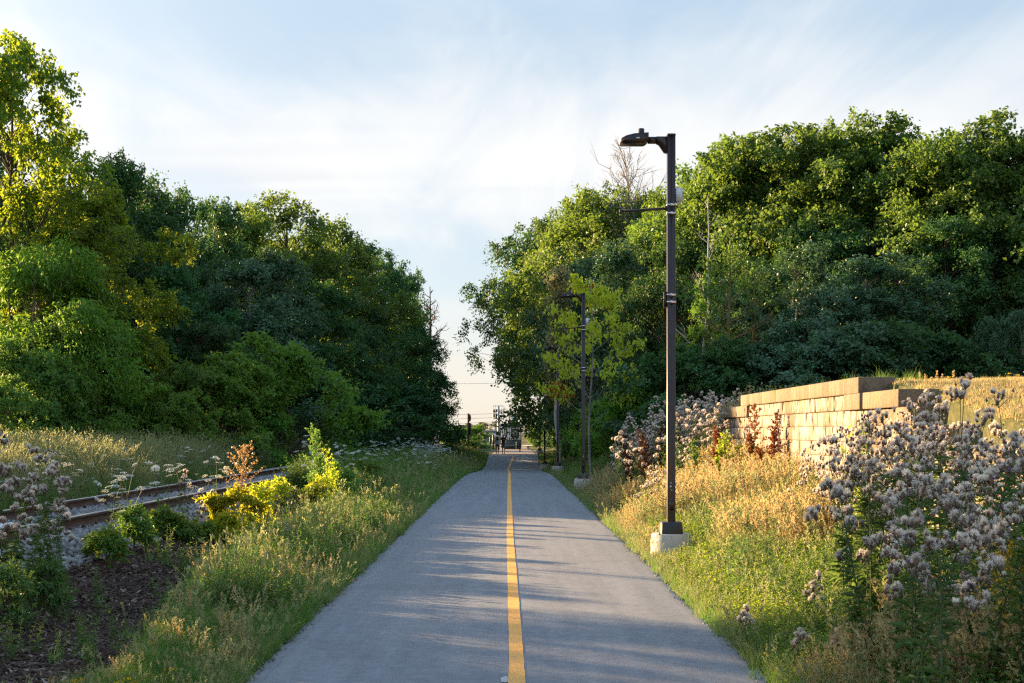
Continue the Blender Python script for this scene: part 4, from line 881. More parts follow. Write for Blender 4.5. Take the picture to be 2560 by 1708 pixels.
# trees far beyond the gap, haze painted into their paler leaf colour
FT = 'far trees on the horizon in the gap'
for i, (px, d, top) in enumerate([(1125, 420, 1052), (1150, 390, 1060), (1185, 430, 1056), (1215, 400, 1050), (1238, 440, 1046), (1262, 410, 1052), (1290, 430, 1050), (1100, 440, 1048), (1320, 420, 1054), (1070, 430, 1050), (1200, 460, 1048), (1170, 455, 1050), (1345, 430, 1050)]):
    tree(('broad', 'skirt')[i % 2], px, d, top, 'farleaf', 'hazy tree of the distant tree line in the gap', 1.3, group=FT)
tree('bush', 1150, 150, 1060, 'weed', 'round dark bush left of the woman walking, beyond the crest', 1.5, name='bush', cat='bush')
tree('bush', 1192, 152, 1056, 'weed', 'round olive bush in the gap in front of the far warehouse', 1.35, name='bush', cat='bush')

# ------------------------------------------------------------------ people (seen from behind, walking away)
def skinned(name, V, E, rad, m, parent, sub=2, root=0):
    me = bpy.data.meshes.new(name); me.from_pydata([tuple(v) for v in V], E, []); me.materials.append(m); o = link(name, me, parent)
    md = o.modifiers.new('skin', 'SKIN'); sl = me.skin_vertices[0].data if me.skin_vertices else None
    if sl is None:
        bpy.context.view_layer.objects.active = o; sl = me.skin_vertices[0].data
    for i, q in enumerate(rad): sl[i].radius = (q if isinstance(q, tuple) else (q, q))
    sl[root].use_root = True
    md.use_smooth_shade = True
    s2 = o.modifiers.new('sub', 'SUBSURF'); s2.levels = s2.render_levels = sub; return o
def ensure_skin(name, V, E, rad, m, parent, sub=2, root=0):
    bm = bmesh.new(); lay = bm.verts.layers.skin.verify(); vs = []
    for v, q in zip(V, rad):
        x = bm.verts.new(v); x[lay].radius = q if isinstance(q, tuple) else (q, q); vs.append(x)
    bm.verts.ensure_lookup_table(); vs[root][lay].use_root = True
    for a, b in E: bm.edges.new((vs[a], vs[b]))
    me = bpy.data.meshes.new(name); bm.to_mesh(me); bm.free(); me.materials.append(m); o = link(name, me, parent)
    md = o.modifiers.new('skin', 'SKIN'); md.use_smooth_shade = True
    s2 = o.modifiers.new('smooth', 'SUBSURF'); s2.levels = s2.render_levels = sub; return o
def person(label, px, d, h, woman, stride):
    X = wp(px, d); t = thing('person', label, 'person', (X, d, float(zp(d)) + .0), 0, h / 1.75, 'two people walking away along the path')
    sw = .175 if woman else .205; hp = .095
    V = [(0, 0, .95), (0, .01, 1.12), (0, .02, 1.32), (0, .02, 1.46), (0, .03, 1.53), (0, .035, 1.63), (0, .035, 1.72)]; rad = [(.15, .11), (.125, .095), (.16, .105), (.11, .075), (.052, .055), (.075, .092), (.055, .07)]; E = [(0, 1), (1, 2), (2, 3), (3, 4), (4, 5), (5, 6)]
    for s in (-1, 1):
        b = len(V); sg = stride * s
        V += [(s * sw, .02, 1.41), (s * (sw + .045), -.06 * s * stride / .2, 1.14), (s * (sw + .05), -.15 * s * stride / .2, .92), (s * (sw + .045), -.20 * s * stride / .2, .82)]
        rad += [.052, .041, .030, .034]; E += [(3, b), (b, b + 1), (b + 1, b + 2), (b + 2, b + 3)]
        b = len(V); V += [(s * hp, 0, .88), (s * .095, sg * .55 + .03, .50), (s * .09, sg * 1.0 - .02, .09), (s * .095, sg * 1.0 + .13, .035)]
        rad += [.088, .060, .042, (.04, .03)]; E += [(0, b), (b, b + 1), (b + 1, b + 2), (b + 2, b + 3)]
    ensure_skin('body', V, E, rad, skin_m, t)
    # clothes follow the limbs, a little wider
    tv = [(0, 0, .84), (0, .005, .98), (0, .01, 1.14), (0, .02, 1.34), (0, .025, 1.47)]; tr_ = [(.185, .135), (.178, .135), (.158, .122), (.185, .125), (.12, .085)]; te = [(0, 1), (1, 2), (2, 3), (3, 4)]
    if woman: tr_ = [(.16, .12), (.162, .125), (.138, .108), (.165, .115), (.09, .07)]
    if woman:
        ensure_skin('tank_top', tv, te, tr_, blue_m, t)
        lv = [(0, 0, 1.0)]; lr = [(.158, .122)]; le = []
        for s in (-1, 1):
            b = len(lv); lv += [(s * hp, 0, .86), (s * .095, stride * s * .55 + .03, .50), (s * .09, stride * s - .02, .13)]; lr += [.108, .076, .055]; le += [(0, b), (b, b + 1), (b + 1, b + 2)]
        ensure_skin('leggings', lv, le, lr, blk_m, t)
        ensure_skin('hair', [(0, .02, 1.72), (0, -.02, 1.66), (0, -.075, 1.52), (.0, -.10, 1.32)], [(0, 1), (1, 2), (2, 3)], [(.085, .08), (.11, .11), (.12, .07), (.10, .045)], hair_m, t)
    else:
        b = len(tv)
        for s in (-1, 1): tv += [(s * sw, .02, 1.40), (s * (sw + .035), -.04 * s * stride / .2, 1.22)]; tr_ += [.068, .066]; te += [(4, len(tv) - 2), (len(tv) - 2, len(tv) - 1)]
        sh = ensure_skin('t_shirt', tv, te, tr_, blk_m, t)
        pb_ = Buf(); box(pb_, -.08, .08, -.112, -.100, 1.28, 1.33); pb_.obj('shirt_print', tee_m, sh)
        lv = [(0, 0, 1.0)]; lr = [(.17, .13)]; le = []
        for s in (-1, 1):
            b = len(lv); lv += [(s * hp, 0, .86), (s * .10, stride * s * .5 + .02, .46)]; lr += [.118, .105]; le += [(0, b), (b, b + 1)]
        ensure_skin('shorts', lv, le, lr, greycl_m, t)
        ensure_skin('hair', [(0, .02, 1.73), (0, -.01, 1.66)], [(0, 1)], [(.075, .08), (.08, .085)], hair_m, t)
    for s in (-1, 1):
        ensure_skin('shoe', [(s * .09, stride * s - .05, .05), (s * .095, stride * s + .16, .035)], [(0, 1)], [(.05, .045), (.045, .032)], shoe_m, t, 1)
person('woman in a light blue tank top and black leggings, long dark hair, walking away', 1243.5, 131, 1.66, True, .16)
person('man in a black t-shirt and grey shorts walking away beside the woman', 1259, 130, 1.80, False, -.18)

# ------------------------------------------------------------------ far end of the trail
d = 118.3; t = thing('wooden_post', 'tall brown wooden post with an edge-on carved board by the crest of the path', 'post', (wp(1172, d), d, float(zg(wp(1172, d), d))))
b = Buf(); box(b, -.09, .06, -.09, .09, -.3, 3.35); b.obj('post', wood_m, t)
b = Buf(); n = 18; prism(b, [(.075 + .10 * math.cos(a) + .02, 2.98 + .30 * math.sin(a)) for a in np.arange(n) / n * 6.283], -.35, .35, 'y'); b.obj('oval_board', oxide_m, t)
b = Buf(); prism(b, [(.062, 1.55), (.15, 1.5), (.20, 1.9), (.16, 2.2), (.22, 2.5), (.062, 2.55)], -.3, .3, 'y'); b.obj('carved_board', black_m, t)
def signal_mast(label, px, d, top, flip):
    X = wp(px, d); z = float(zg(X, d)); H = wz(top, d) - z; t = thing('railway_signal', label, 'railway signal', (X, d, z), 0, 1, 'railway signals beyond the crest')
    b = Buf(); tube(b, [(0, 0, -.3), (0, 0, H)], [.16, .13], 10, 0, True); b.obj('mast', galv_m, t)
    b = Buf(); zt = H - .35; w = .62
    for z in (zt - 1.1, zt - .1, zt + .35): 
        for (x0, y0, x1, y1) in ((-w, -.6, w, -.6), (-w, .6, w, .6), (-w, -.6, -w, .6), (w, -.6, w, .6)): tube(b, [(x0, y0, z), (x1, y1, z)], .022, 5)
    for x in (-w, -w * .55, w * .55, w):
        for y in (-.6, .6): tube(b, [(x, y, zt - 1.1), (x, y, zt + .35)], .03, 5)
    b.obj('cage', galv_m, t)
    b = Buf(); box(b, -w, w, -.6, .6, zt - 1.16, zt - 1.11); b.obj('platform', galv_m, t)
    b = Buf()
    for s in (.35, .62): tube(b, [(s, .2, 0), (s, .2, zt - 1.1)], .022, 5)
    for z in np.arange(.4, zt - 1.1, .35): tube(b, [(.35, .2, z), (.62, .2, z)], .016, 4)
    b.obj('ladder', galv_m, t)
    for k in range(2):
        b = Buf(); zc_ = zt - .75 + .5 * k; tube(b, [(-.5, -.05, zc_), (.5, -.05, zc_)], .05, 6); n = 14; prism(b, [(.24 * math.cos(a) + (.36 if flip else -.36), zc_ + .24 * math.sin(a)) for a in np.arange(n) / n * 6.283], -.12, -.06, 'y'); tube(b, [(.36 if flip else -.36, -.1, zc_ + .02), (.36 if flip else -.36, -.45, zc_ + .02)], .11, 8, 0, True); b.obj('signal_head', black_m, t)
    return t
signal_mast('grey railway signal mast with ladder and cage, left of the wooden post against the sky', 1109.5, 152, 1006, True)
signal_mast('grey railway signal mast with a cage top, between the round bush and the white gatehouse', 1246.5, 165, 1015, False)
# white gatehouse with a gabled front
d = 172; X0, X1 = wp(1259.5, d), wp(1303, d); z0 = float(zg(X0, d)); zs = wz(1069, d) - z0; zr = wz(1050, d) - z0
t = thing('gatehouse', 'small white board-sided gatehouse with dark green base and gabled roof under the trees', 'building', (X0, d, z0)); w = X1 - X0
b = Buf(); xm = w * .58
prism(b, [(0, 0), (w, 0), (w, zs), (xm, zr - .12), (.0, zs)], 0, 5, 'y'); b.obj('wall', hwhite_m, t)
b = Buf(); box(b, -.03, w + .03, -.04, 5.04, 0, 1.25); b.obj('lower_cladding', htrim_m, t)
b = Buf(); prism(b, [(-.45, zs - .30), (xm, zr), (xm, zr + .18), (-.45, zs - .12)], -.5, 5.5, 'y'); prism(b, [(xm, zr), (w + .35, zs - .12), (w + .35, zs + .06), (xm, zr + .18)], -.5, 5.5, 'y'); b.obj('roof', roof_m, t)
for k in range(7): b = Buf(); xx = .12 + k * (w - .24) / 6; box(b, xx - .02, xx + .02, -.025, -.002, 1.26, min(zs, zs) - .05); b.obj('batten', hwhite_m, t)
for (xa, xb, za, zb2) in ((w * .50, w * .84, 1.5, 3.15), (w * .04, w * .15, 1.6, 3.1)):
    b = Buf(); f = .10
    box(b, xa - f, xb + f, -.06, -.027, za - f, za); box(b, xa - f, xb + f, -.06, -.027, zb2, zb2 + f); box(b, xa - f, xa, -.06, -.027, za, zb2); box(b, xb, xb + f, -.06, -.027, za, zb2); wf_ = b.obj('window', htrim_m, t)
    b = Buf(); box(b, xa, xb, -.03, -.012, za, zb2); b.obj('pane', glass_m, wf_)
    b = Buf(); xm2 = (xa + xb) / 2; box(b, xm2 - .03, xm2 + .03, -.05, -.031, za, zb2)
    for q in (1, 2): zz = za + (zb2 - za) * q / 3; box(b, xa, xm2 - .031, -.05, -.031, zz - .03, zz + .03); box(b, xm2 + .031, xb, -.05, -.031, zz - .03, zz + .03)
    b.obj('glazing_bar', hwhite_m, wf_)
b = Buf(); box(b, w * .4, w * .75, -.05, -.012, 3.75, 3.98); b.obj('name_board', sticker_m, t)
d = 290; X0 = wp(1210, d); X1 = wp(1262, d); z0 = float(zg(X0, d)); t = thing('warehouse', 'low pale warehouse with flat grey roof and blue rooftop box, far behind the signal', 'building', (X0, d, z0)); w = X1 - X0; h = wz(1080, d) - z0
b = Buf(); box(b, 0, w, 0, 12, 0, h); b.obj('wall', wh_m, t)
b = Buf(); box(b, -.3, w + .3, -.3, 12.3, h, h + .35); b.obj('roof', galv_m, t)
for k in range(3): b = Buf(); box(b, .4 + k * 1.45, 1.5 + k * 1.45, -.06, -.002, .3, h - .4); b.obj('loading_door', (brick_m, plastic_m, wh_m)[k], t)
b = Buf(); box(b, w * .62, w * .8, 3, 6, h + .36, h + 1.2); b.obj('rooftop_box', bluep_m, t); b = Buf(); tube(b, [(w * .25, 3, h + .3), (w * .25, 3, h + 1.3)], .10, 8, 0, True); b.obj('chimney', galv_m, t)
# parked car
d = 158; Xc = wp(1121, d); z0 = max(float(zg(Xc, d)), wz(1100, d) - .45); t = thing('parked_car', 'white car parked beyond the white flowers, partly hidden by weeds', 'car', (Xc, d, z0), R(8))
P = [(-2.1, .3), (-2.15, .75), (-1.9, .95), (-1.55, 1.0), (-.95, 1.42), (.35, 1.45), (1.05, 1.0), (1.9, .86), (2.15, .65), (2.15, .3)]
b = Buf(); prism(b, [(x, z) for x, z in P], -.85, .85, 'y'); b.obj('body', carw_m, t)
for s in (-1, 1):
    b = Buf(); y = s * .853; prism(b, [(-1.35, 1.0), (-.9, 1.36), (-.25, 1.38), (-.25, 1.0)], min(y, y + s * .01), max(y, y + s * .01), 'y'); b.obj('side_window', carg_m, t)
    b = Buf(); prism(b, [(-.18, 1.0), (-.18, 1.38), (.3, 1.38), (.88, 1.0)], min(y, y + s * .01), max(y, y + s * .01), 'y'); b.obj('side_window', carg_m, t)
    for x in (-1.35, 1.35):
        b = Buf(); tube(b, [(x, s * .66, .32), (x, s * .88, .32)], .32, 18, 0, True); wl = b.obj('wheel', tyre_m, t); b = Buf(); tube(b, [(x, s * .87, .32), (x, s * .89, .32)], .19, 14, 0, True); b.obj('rim', galv_m, wl)
b = Buf(); b.add([(1.0, -.72, 1.03), (1.0, .72, 1.03), (.40, .68, 1.435), (.40, -.68, 1.435)], [(0, 1, 2), (0, 2, 3)]); b.obj('windscreen', carg_m, t)
# small furniture at the end of the trail
for px, d, h, lb in ((1233.5, 168, 1.7, 'short dark bollard left of the woman walking'), (1226, 190, 1.3, 'farther short dark bollard beyond the walkers')):
    X = wp(px, d); t = thing('bollard', lb, 'bollard', (X, d, float(zg(X, d)))); b = Buf(); tube(b, [(0, 0, -.2), (0, 0, h), (0, 0, h + .05)], [.11, .11, .05], 10, 0, True); b.obj('post', black_m, t); b = Buf(); tube(b, [(0, 0, h - .32), (0, 0, h - .2)], .115, 10, 0, True); b.obj('collar', bract_m, t)
d = 168; X0 = wp(1262, d); t = thing('gate', 'pale tubular barrier gate across the trail in front of the gatehouse', 'gate', (X0, d, float(zp(d)))); wg = wp(1291, d) - X0
for x in (0, wg): b = Buf(); tube(b, [(x, 0, -.2), (x, 0, 1.6)], .035, 8, 0, True); b.obj('post', galv_m, t)
for z in (.5, 1.4): b = Buf(); tube(b, [(0, 0, z), (wg, 0, z)], .022, 6); b.obj('rail', galv_m, t)
d = 145; X = wp(1293.5, d); t = thing('sign_post', 'dark post with a short cross board at the trail edge before the gatehouse', 'sign', (X + 1.0, d, float(zg(X + 1, d)))); t.location.x = wp(1294, d) + .25
b = Buf(); tube(b, [(0, 0, -.3), (0, 0, 3.9)], .06, 8, 0, True); b.obj('post', black_m, t); b = Buf(); box(b, -.28, .34, -.1, -.062, 2.15, 2.42); b.obj('cross_board', black_m, t)
d = 205; X = wp(1300, d); t = thing('utility_cabinet', 'tall narrow beige cabinet under the dark tree right of the gatehouse', 'cabinet', (X, d, float(zg(X, d)))); o = bevel_box('body', brick_m, -.26, .26, -.25, .25, -.1, 1.65, .02, t); b = Buf(); box(b, -.29, .29, -.29, .29, 1.652, 1.72); b.obj('lid', brick_m, t); b = Buf(); box(b, -.18, .18, -.262, -.251, .2, 1.45); b.obj('door', conc_m, t)
# power lines crossing the gap far behind, each with its two poles
for k, (ya, yb) in enumerate([(1036, 1022), (1047, 1031), (1060, 1040), (956, 950)]):
    d = 230 + 3 * k; xa, xb = wp(1010, d), wp(1400, d); za, zb_ = wz(ya, d), wz(yb, d); u = np.linspace(0, 1, 14)
    t = thing('power_line', ('topmost thin power line crossing the pale sky gap', 'second thin power line above the far trees', 'third thin power line above the far trees', 'thin lone wire high in the sky gap')[(1, 2, 3, 0)[k]] if k else 'thin power line just above the round bushes in the gap', 'power line', (0, d, 0))
    b = Buf(); tube(b, np.column_stack([xa + (xb - xa) * u, 0 * u, za + (zb_ - za) * u - 1.2 * 4 * u * (1 - u) * .35]), .022, 4); b.obj('wire', black_m, t)
    for xx, zz in ((xa, za), (xb, zb_)): b = Buf(); tube(b, [(xx, 0, -1), (xx, 0, zz + .3)], .13, 8, 0, True); b.obj('pole', wood_m, t)
# white scrap at the edge of the ballast on the left
d = 17.5; X = wp(8, d); t = thing('plastic_bag', 'crumpled white plastic bag on the ballast at the left edge', 'bag', (X, d, float(zg(X, d)) + .03)); bm = bmesh.new(); bmesh.ops.create_icosphere(bm, subdivisions=3, radius=.17)
for v in bm.verts: v.co = v.co * (1 + .22 * math.sin(v.co.x * 37 + v.co.y * 23) * math.sin(v.co.z * 31) + .1 * random.random()); v.co.z = v.co.z * .75 + .09
me = bpy.data.meshes.new('bag'); bm.to_mesh(me); bm.free(); me.materials.append(plastic_m); link('crumpled_film', me, t)

# ------------------------------------------------------------------ plants one can tell apart
def fluff_mesh(seed, n=150, rad=.0188):
    r = np.random.default_rng(seed); b = Buf(); D = unit(r.normal(0, 1, (n, 3)) + np.array([0, 0, 1.15]) + r.normal(0, .35, 3)); L = rad * (.5 + .95 * r.random((n, 1)) ** 1.5)
    s = unit(np.cross(D, r.normal(0, 1, (n, 3)))) * .0013; base = D * .005
    tip = D * L; v = np.stack([base - s * .5, base + s * .5, tip + s * 1.1, tip - s * 1.1], 1); i = np.arange(n)[:, None] * 4
    b.add(v.reshape(-1, 3), np.concatenate([i + np.array([[0, 1, 2]]), i + np.array([[0, 2, 3]])], 1).reshape(-1, 3), 0)
    k = 8; th = np.arange(k) / k * 6.283; rr = [(.003, -.026), (.0095, -.020), (.011, -.010), (.006, 0)]
    v = np.concatenate([np.column_stack([q * np.cos(th), q * np.sin(th), np.full(k, z)]) for q, z in rr]); t = []
    for a in range(3):
        for j in range(k): j2 = (j + 1) % k; t += [(a * k + j, a * k + j2, a * k + k + j2), (a * k + j, a * k + k + j2, a * k + k + j)]
    b.add(v, t, 1); return b.mesh('seed_head', [LF['fluff'], bract_m])
FL = [fluff_mesh(k) for k in range(4)] + [fluff_mesh(9, 26, .012)]
def bud_mesh():
    b = Buf(); k = 8; th = np.arange(k) / k * 6.283; rr = [(.002, -.02), (.009, -.014), (.0095, -.004), (.005, .004)]
    v = np.concatenate([np.column_stack([q * np.cos(th), q * np.sin(th), np.full(k, z)]) for q, z in rr]); t = []
    for a in range(3):
        for j in range(k): j2 = (j + 1) % k; t += [(a * k + j, a * k + j2, a * k + k + j2), (a * k + j, a * k + k + j2, a * k + k + j)]
    b.add(v, t, 1); n = 22; D = unit(rng.normal(0, .5, (n, 3)) + np.array([0, 0, 1.])); leaves(b, np.tile([[0, 0, .002]], (n, 1)), D, rng.normal(0, 1, (n, 3)), np.full(n, .016), .25, 0, 0, 0); return b.mesh('flower', [LF['purple'], bract_m])
BUD = bud_mesh()
def thistle_proto(seed, H, nb, nh, leafy=70, L=.12, top=.42, spread=.30, rebranch=True):
    r = np.random.default_rng(seed); sb, lb2 = Buf(), Buf(); heads = []
    k = 6; t = np.linspace(0, 1, k); dx, dy = r.normal(0, .09, 2) * H; P = np.column_stack([dx * t ** 2, dy * t ** 2, H * .86 * t]); tube(sb, P, .006 * (1 - .6 * t) * max(1, H), 5)
    for q in range(nb):
        f = 1 - top * (q / nb) ** .9; s = np.array([np.interp(f, t, P[:, 0]), np.interp(f, t, P[:, 1]), np.interp(f, t, P[:, 2])]); a = q * 2.4 + r.random(); out = spread * H * (.25 + .55 * r.random()) * (.4 + .6 * (1 - f) / top)
        e = s + np.array([math.cos(a) * out, math.sin(a) * out, H * (.13 + .14 * r.random()) * (1.15 - .3 * (1 - f) / top)]); m = (s + e) / 2 + np.array([math.cos(a), math.sin(a), -.3]) * out * .15
        tube(sb, [s, m, e], [.0032, .0026, .0018], 4)
        for h in range(nh):
            o = r.normal(0, .027, 3) * np.array([1, 1, .8]); hp_ = e + o + np.array([0, 0, .02]); tube(sb, [e - (e - m) * .25 * r.random(), hp_ - np.array([0, 0, .018])], [.0016, .0012], 3); heads.append((hp_, r.normal(0, .35, 2), r.random()))
    n = leafy; f = r.random(n) ** .8; C = np.column_stack([np.interp(f, t, P[:, 0]), np.interp(f, t, P[:, 1]), np.interp(f, t, P[:, 2])]); a = r.random(n) * 6.283
    leaves(lb2, C, np.column_stack([np.cos(a), np.sin(a), -.5 + 1.6 * r.random(n)]), np.array([[0, 0, 1.]]) + r.normal(0, .6, (n, 3)), L * (1.25 - .8 * f) * (.7 + .6 * r.random(n)), .24, .06, .35)
    # a few lobed side teeth make the leaves read as thistle leaves
    a2 = a + r.normal(0, .5, n); leaves(lb2, C + np.column_stack([np.cos(a), np.sin(a), .2 * np.ones(n)]) * (L * .35), np.column_stack([np.cos(a2 + .7), np.sin(a2 + .7), .2 * np.ones(n)]), np.array([[0, 0, 1.]]) + r.normal(0, .3, (n, 3)), L * .4 * np.ones(n), .35, .05, .2)
    return sb.mesh('stem', stem_m), lb2.mesh('leaves', LF['thistle']), heads
TH = [thistle_proto(20 + k, 1.35 + .08 * k, 8, 9, 110, .14, .36, .34) for k in range(4)]
TM = [thistle_proto(40 + k, 1.25, 9, 6, 50) for k in range(3)]
def thistle(ps, i, x, y, s, label, group, dry=0, rz=None, hs=1.0, z=None, buds=0.0, tilt=None):
    st, lv, hd = ps[i % len(ps)]; r = random.Random(i * 31 + int(x * 100))
    t = thing('thistle', label, 'thistle', (x, y, float(zg(x, y)) - .02 if z is None else z), r.random() * 6.28 if rz is None else rz, s, group, tilt or (r.gauss(0, .06), r.gauss(0, .06)))
    link('stem', st, t, m=drystem_m if dry > .5 else None) if dry > .5 else link('stem', st, t)
    link('leaves', lv, t)
    for k, (p, tl, q) in enumerate(hd):
        bd = r.random() < buds; link('flower' if bd else 'seed_head', BUD if bd else FL[(i + k) % 4 if q > .22 else 4], t, p, (tl[0], tl[1], q * 6.28), hs * (.6 + .65 * q))
    return t
def nearest(x, y):
    return 'left' if x < 0 else 'right'
GT = 'tall seeding thistles in the right foreground'
r = random.Random(4); k = 0
spots = []
for y in np.arange(7.4, 14.4, .52):
    xl = 2.25 + .10 * (y - 7.4) + (.25 if y > 11.5 else 0); xr = min(y * .40, 4.75)
    for x in np.arange(xl, xr, .42): spots.append((x + r.uniform(-.14, .14), y + r.uniform(-.16, .16)))
for (x, y) in spots:
    px = 1283 + x / y * F
    if px > 2760 or px < 2060: continue
    want = np.interp(px, [1980, 2060, 2150, 2250, 2330, 2420, 2560, 2700], [1300, 1150, 1065, 1008, 990, 995, 1050, 1055]) + r.uniform(0, 220) * (1 if y < 11 else .5)
    if y < 9.3: want = max(want, 1120 + r.uniform(0, 260))
    h = wz(want, y) - float(zg(x, y)); h = max(.55, min(2.1, h)); pr = TH[k % 4]; s = h / (1.35 + .08 * (k % 4)) / 1.05
    col = 'low' if h < .9 else 'tall' if h < 1.35 else 'very tall'
    lb = f"{col} grey-white seeding thistle of the dense thistle patch in the right foreground"
    thistle(TH, k, x, y, s, lb, GT, 0, None, 1.0 / s * (.95 + .3 * r.random()), None, .06); k += 1
GM = 'seeding thistles on the bank left of the wall'
for q in range(76):
    y = r.uniform(30.5, 45); px = r.uniform(1535, 1850); x = wp(px, y)
    if 4.5 < x < 5.9 and y < 36.2: x = 4.55 if r.random() < .5 else 4.3
    top = np.interp(px, [1530, 1600, 1680, 1760, 1850], [1085, 1030, 1000, 985, 970]) + r.uniform(-5, 80); z = float(zg(x, y)); h = max(.75, min(1.9, wz(top, y) - z)); s = h / 1.32
    thistle(TM, q, x, y, s, 'whitish seeding thistle among the drift on the bank beyond the wall end' if y > 36 else 'whitish seeding thistle in front of the far wall end', GM, 0, None, 1.42 / s)
GL = 'seeding thistles at the left edge'
for q, (px, d, top) in enumerate([(12, 13.6, 1135), (40, 13.9, 1160), (75, 13.4, 1195), (110, 13.7, 1205), (140, 13.9, 1235), (25, 13.2, 1290), (160, 14.6, 1330), (-25, 13.5, 1150), (95, 14.3, 1300)]):
    x = wp(px, d); z = float(zg(x, d)); h = max(.6, wz(top, d) - z); s = h / 1.42
    thistle(TH, q, x, d, s, 'greyish seeding thistle of the clump at the left edge beside the ballast', GL, 0, None, 1.15 / s, None, .1)
for q, (px, d, top, lb) in enumerate([(470, 21.5, 1188, 'thin pinkish thistle standing in front of the rails, tallest of three'), (500, 21.8, 1260, 'small pinkish thistle between the two taller ones before the rails'), (545, 22.3, 1222, 'thin pinkish thistle just left of the golden shrub'), (540, 21.2, 1290, 'low thistle at the foot of the golden shrub')]):
    x = wp(px, d); z = float(zg(x, d)); h = max(.4, wz(top, d) - z); s = h / 1.32; thistle(TM, q + 3, x, d, s, lb, 'pinkish thistles before the rails', 0, None, 1.0 / s)
for q, (px, d, top, lb) in enumerate([(2050, 18.5, 1135, 'dry brown thistle in the sun against the wall'), (2010, 19.3, 1150, 'dry brown thistle low in front of the wall'), (2100, 17.4, 1140, 'dry brown thistle next to the dense thistle patch, in front of the wall'), (1690, 27, 1190, 'sunlit tan thistle right of the tall lamp pole'), (1735, 29, 1115, 'sunlit tan thistle near the stepped far end of the wall'), (1640, 27, 1165, 'sunlit tan thistle left of the tall lamp pole'), (1610, 26, 1180, 'short sunlit tan thistle left of the tall lamp pole'), (2060, 12.6, 1450, 'fallen thistle at the edge of the path, lower right'), (1990, 11.2, 1570, 'broken low thistle at the edge of the path in the lower right corner'), (2100, 10.6, 1585, 'low thistle in the grass below the dense thistle patch'), (1870, 12.8, 1600, 'tiny fluffy thistle nearest the path edge')]):
    x = wp(px, d); z = float(zg(x, d)); h = max(.35, wz(top, d) - z); s = h / 1.32; thistle(TM, q, x, d, s, lb, 'scattered thistles on the right verge', 0, None, 1.1 / s)

# white lace flowers
def umbel_mesh(seed):
    r = np.random.default_rng(seed); b = Buf(); n = 60; rr = .05 * np.sqrt(r.random(n)); th = r.random(n) * 6.283; C = np.column_stack([rr * np.cos(th), rr * np.sin(th), .012 - rr ** 2 * 4 + r.normal(0, .002, n)])
    a = r.random(n) * 6.283; leaves(b, C, np.column_stack([np.cos(a), np.sin(a), np.zeros(n)]), np.array([[0, 0, 1.]]) + r.normal(0, .2, (n, 3)), np.full(n, .015), .95, 0, 0, 0)
    for k in range(9): a = k * .7; tube(b, [(0, 0, -.035), (.036 * math.cos(a), .036 * math.sin(a), .004)], .001, 3, 1)
    return b.mesh('umbel', [LF['umbel'], stem_m])
UM = [umbel_mesh(k) for k in range(3)]
def lace_proto(seed, H=.9):
    r = np.random.default_rng(seed); sb, lb2 = Buf(), Buf(); ends = []
    tube(sb, [(0, 0, 0), (r.normal(0, .03), r.normal(0, .03), H * .5), (0, 0, H * .95)], [.004, .0035, .002], 4); ends.append(np.array([0, 0, H]))
    for q in range(4):
        z0 = H * (.35 + .4 * r.random()); a = q * 1.9 + r.random(); o = H * (.12 + .14 * r.random()); e = np.array([o * math.cos(a), o * math.sin(a), z0 + H * (.2 + .2 * r.random())]); tube(sb, [(0, 0, z0), e * np.array([.7, .7, 1]) - np.array([0, 0, .08 * H]), e], [.003, .0025, .0018], 3); ends.append(e + np.array([0, 0, .03]))
    n = 36; f = r.random(n); a = r.random(n) * 6.283; leaves(lb2, np.column_stack([0 * f, 0 * f, f * H * .6]), np.column_stack([np.cos(a), np.sin(a), .5 + 0 * a]), r.normal(0, .4, (n, 3)) + np.array([0, 0, 1.]), .11 * (1.2 - .7 * f), .3, .1, .2)
    return sb.mesh('stem', stem_m), lb2.mesh('leaves', LF['weed']), ends
LP = [lace_proto(60 + k) for k in range(3)]
def lace(i, x, y, s, label, group, us=1.0):
    st, lv, en = LP[i % 3]; r = random.Random(i * 17 + 3); t = thing('lace_flower', label, 'wildflower', (x, y, float(zg(x, y)) - .01), r.random() * 6.28, s, group, (r.gauss(0, .1), r.gauss(0, .1)))
    link('stem', st, t); link('leaves', lv, t)
    for k, e in enumerate(en): link('umbel', UM[(i + k) % 3], t, e, (r.gauss(0, .25), r.gauss(0, .25), r.random() * 6), us * (.7 + .6 * r.random()))
for q, (px, d) in enumerate([(150, 22.5), (175, 24), (205, 21), (250, 22), (262, 26), (330, 24), (345, 27), (370, 24.5), (395, 26), (375, 21), (130, 26), (265, 19.5), (258, 17.4), (282, 17.8), (300, 18.3), (315, 19), (110, 30), (90, 27), (230, 28), (290, 29), (20, 29), (55, 31)]):
    x = wp(px, d)
    if -8.3 < x < -5.2: x = x + (-5.15 - x) if x > -6.6 else -8.7
    lace(q, x, d, r.uniform(.8, 1.15), 'white flat-topped lace flower near the rails on the left', 'white lace flowers near the rails', 1.1)
for q in range(22):
    y = r.uniform(34, 60); x = r.uniform(-11.5, -9.0); lace(q, x, y, r.uniform(.9, 1.2), 'small white lace flower in the tall grass beyond the rails', 'white lace flowers beyond the rails', 1.2)
for q in range(110):
    y = r.uniform(34, 92); px = r.uniform(845, 1110); x = wp(px, y)
    if x < -6.2 or x > -2.5: x = r.uniform(-5.4, -3.6)
    if y < 45 and x > -3.9: x = r.uniform(-5.4, -4.2)
    lace(q, x, y, r.uniform(.9, 1.35), 'white lace flower of the drift between the rails and the path', 'white lace flowers in the drift beside the path', 1.15)

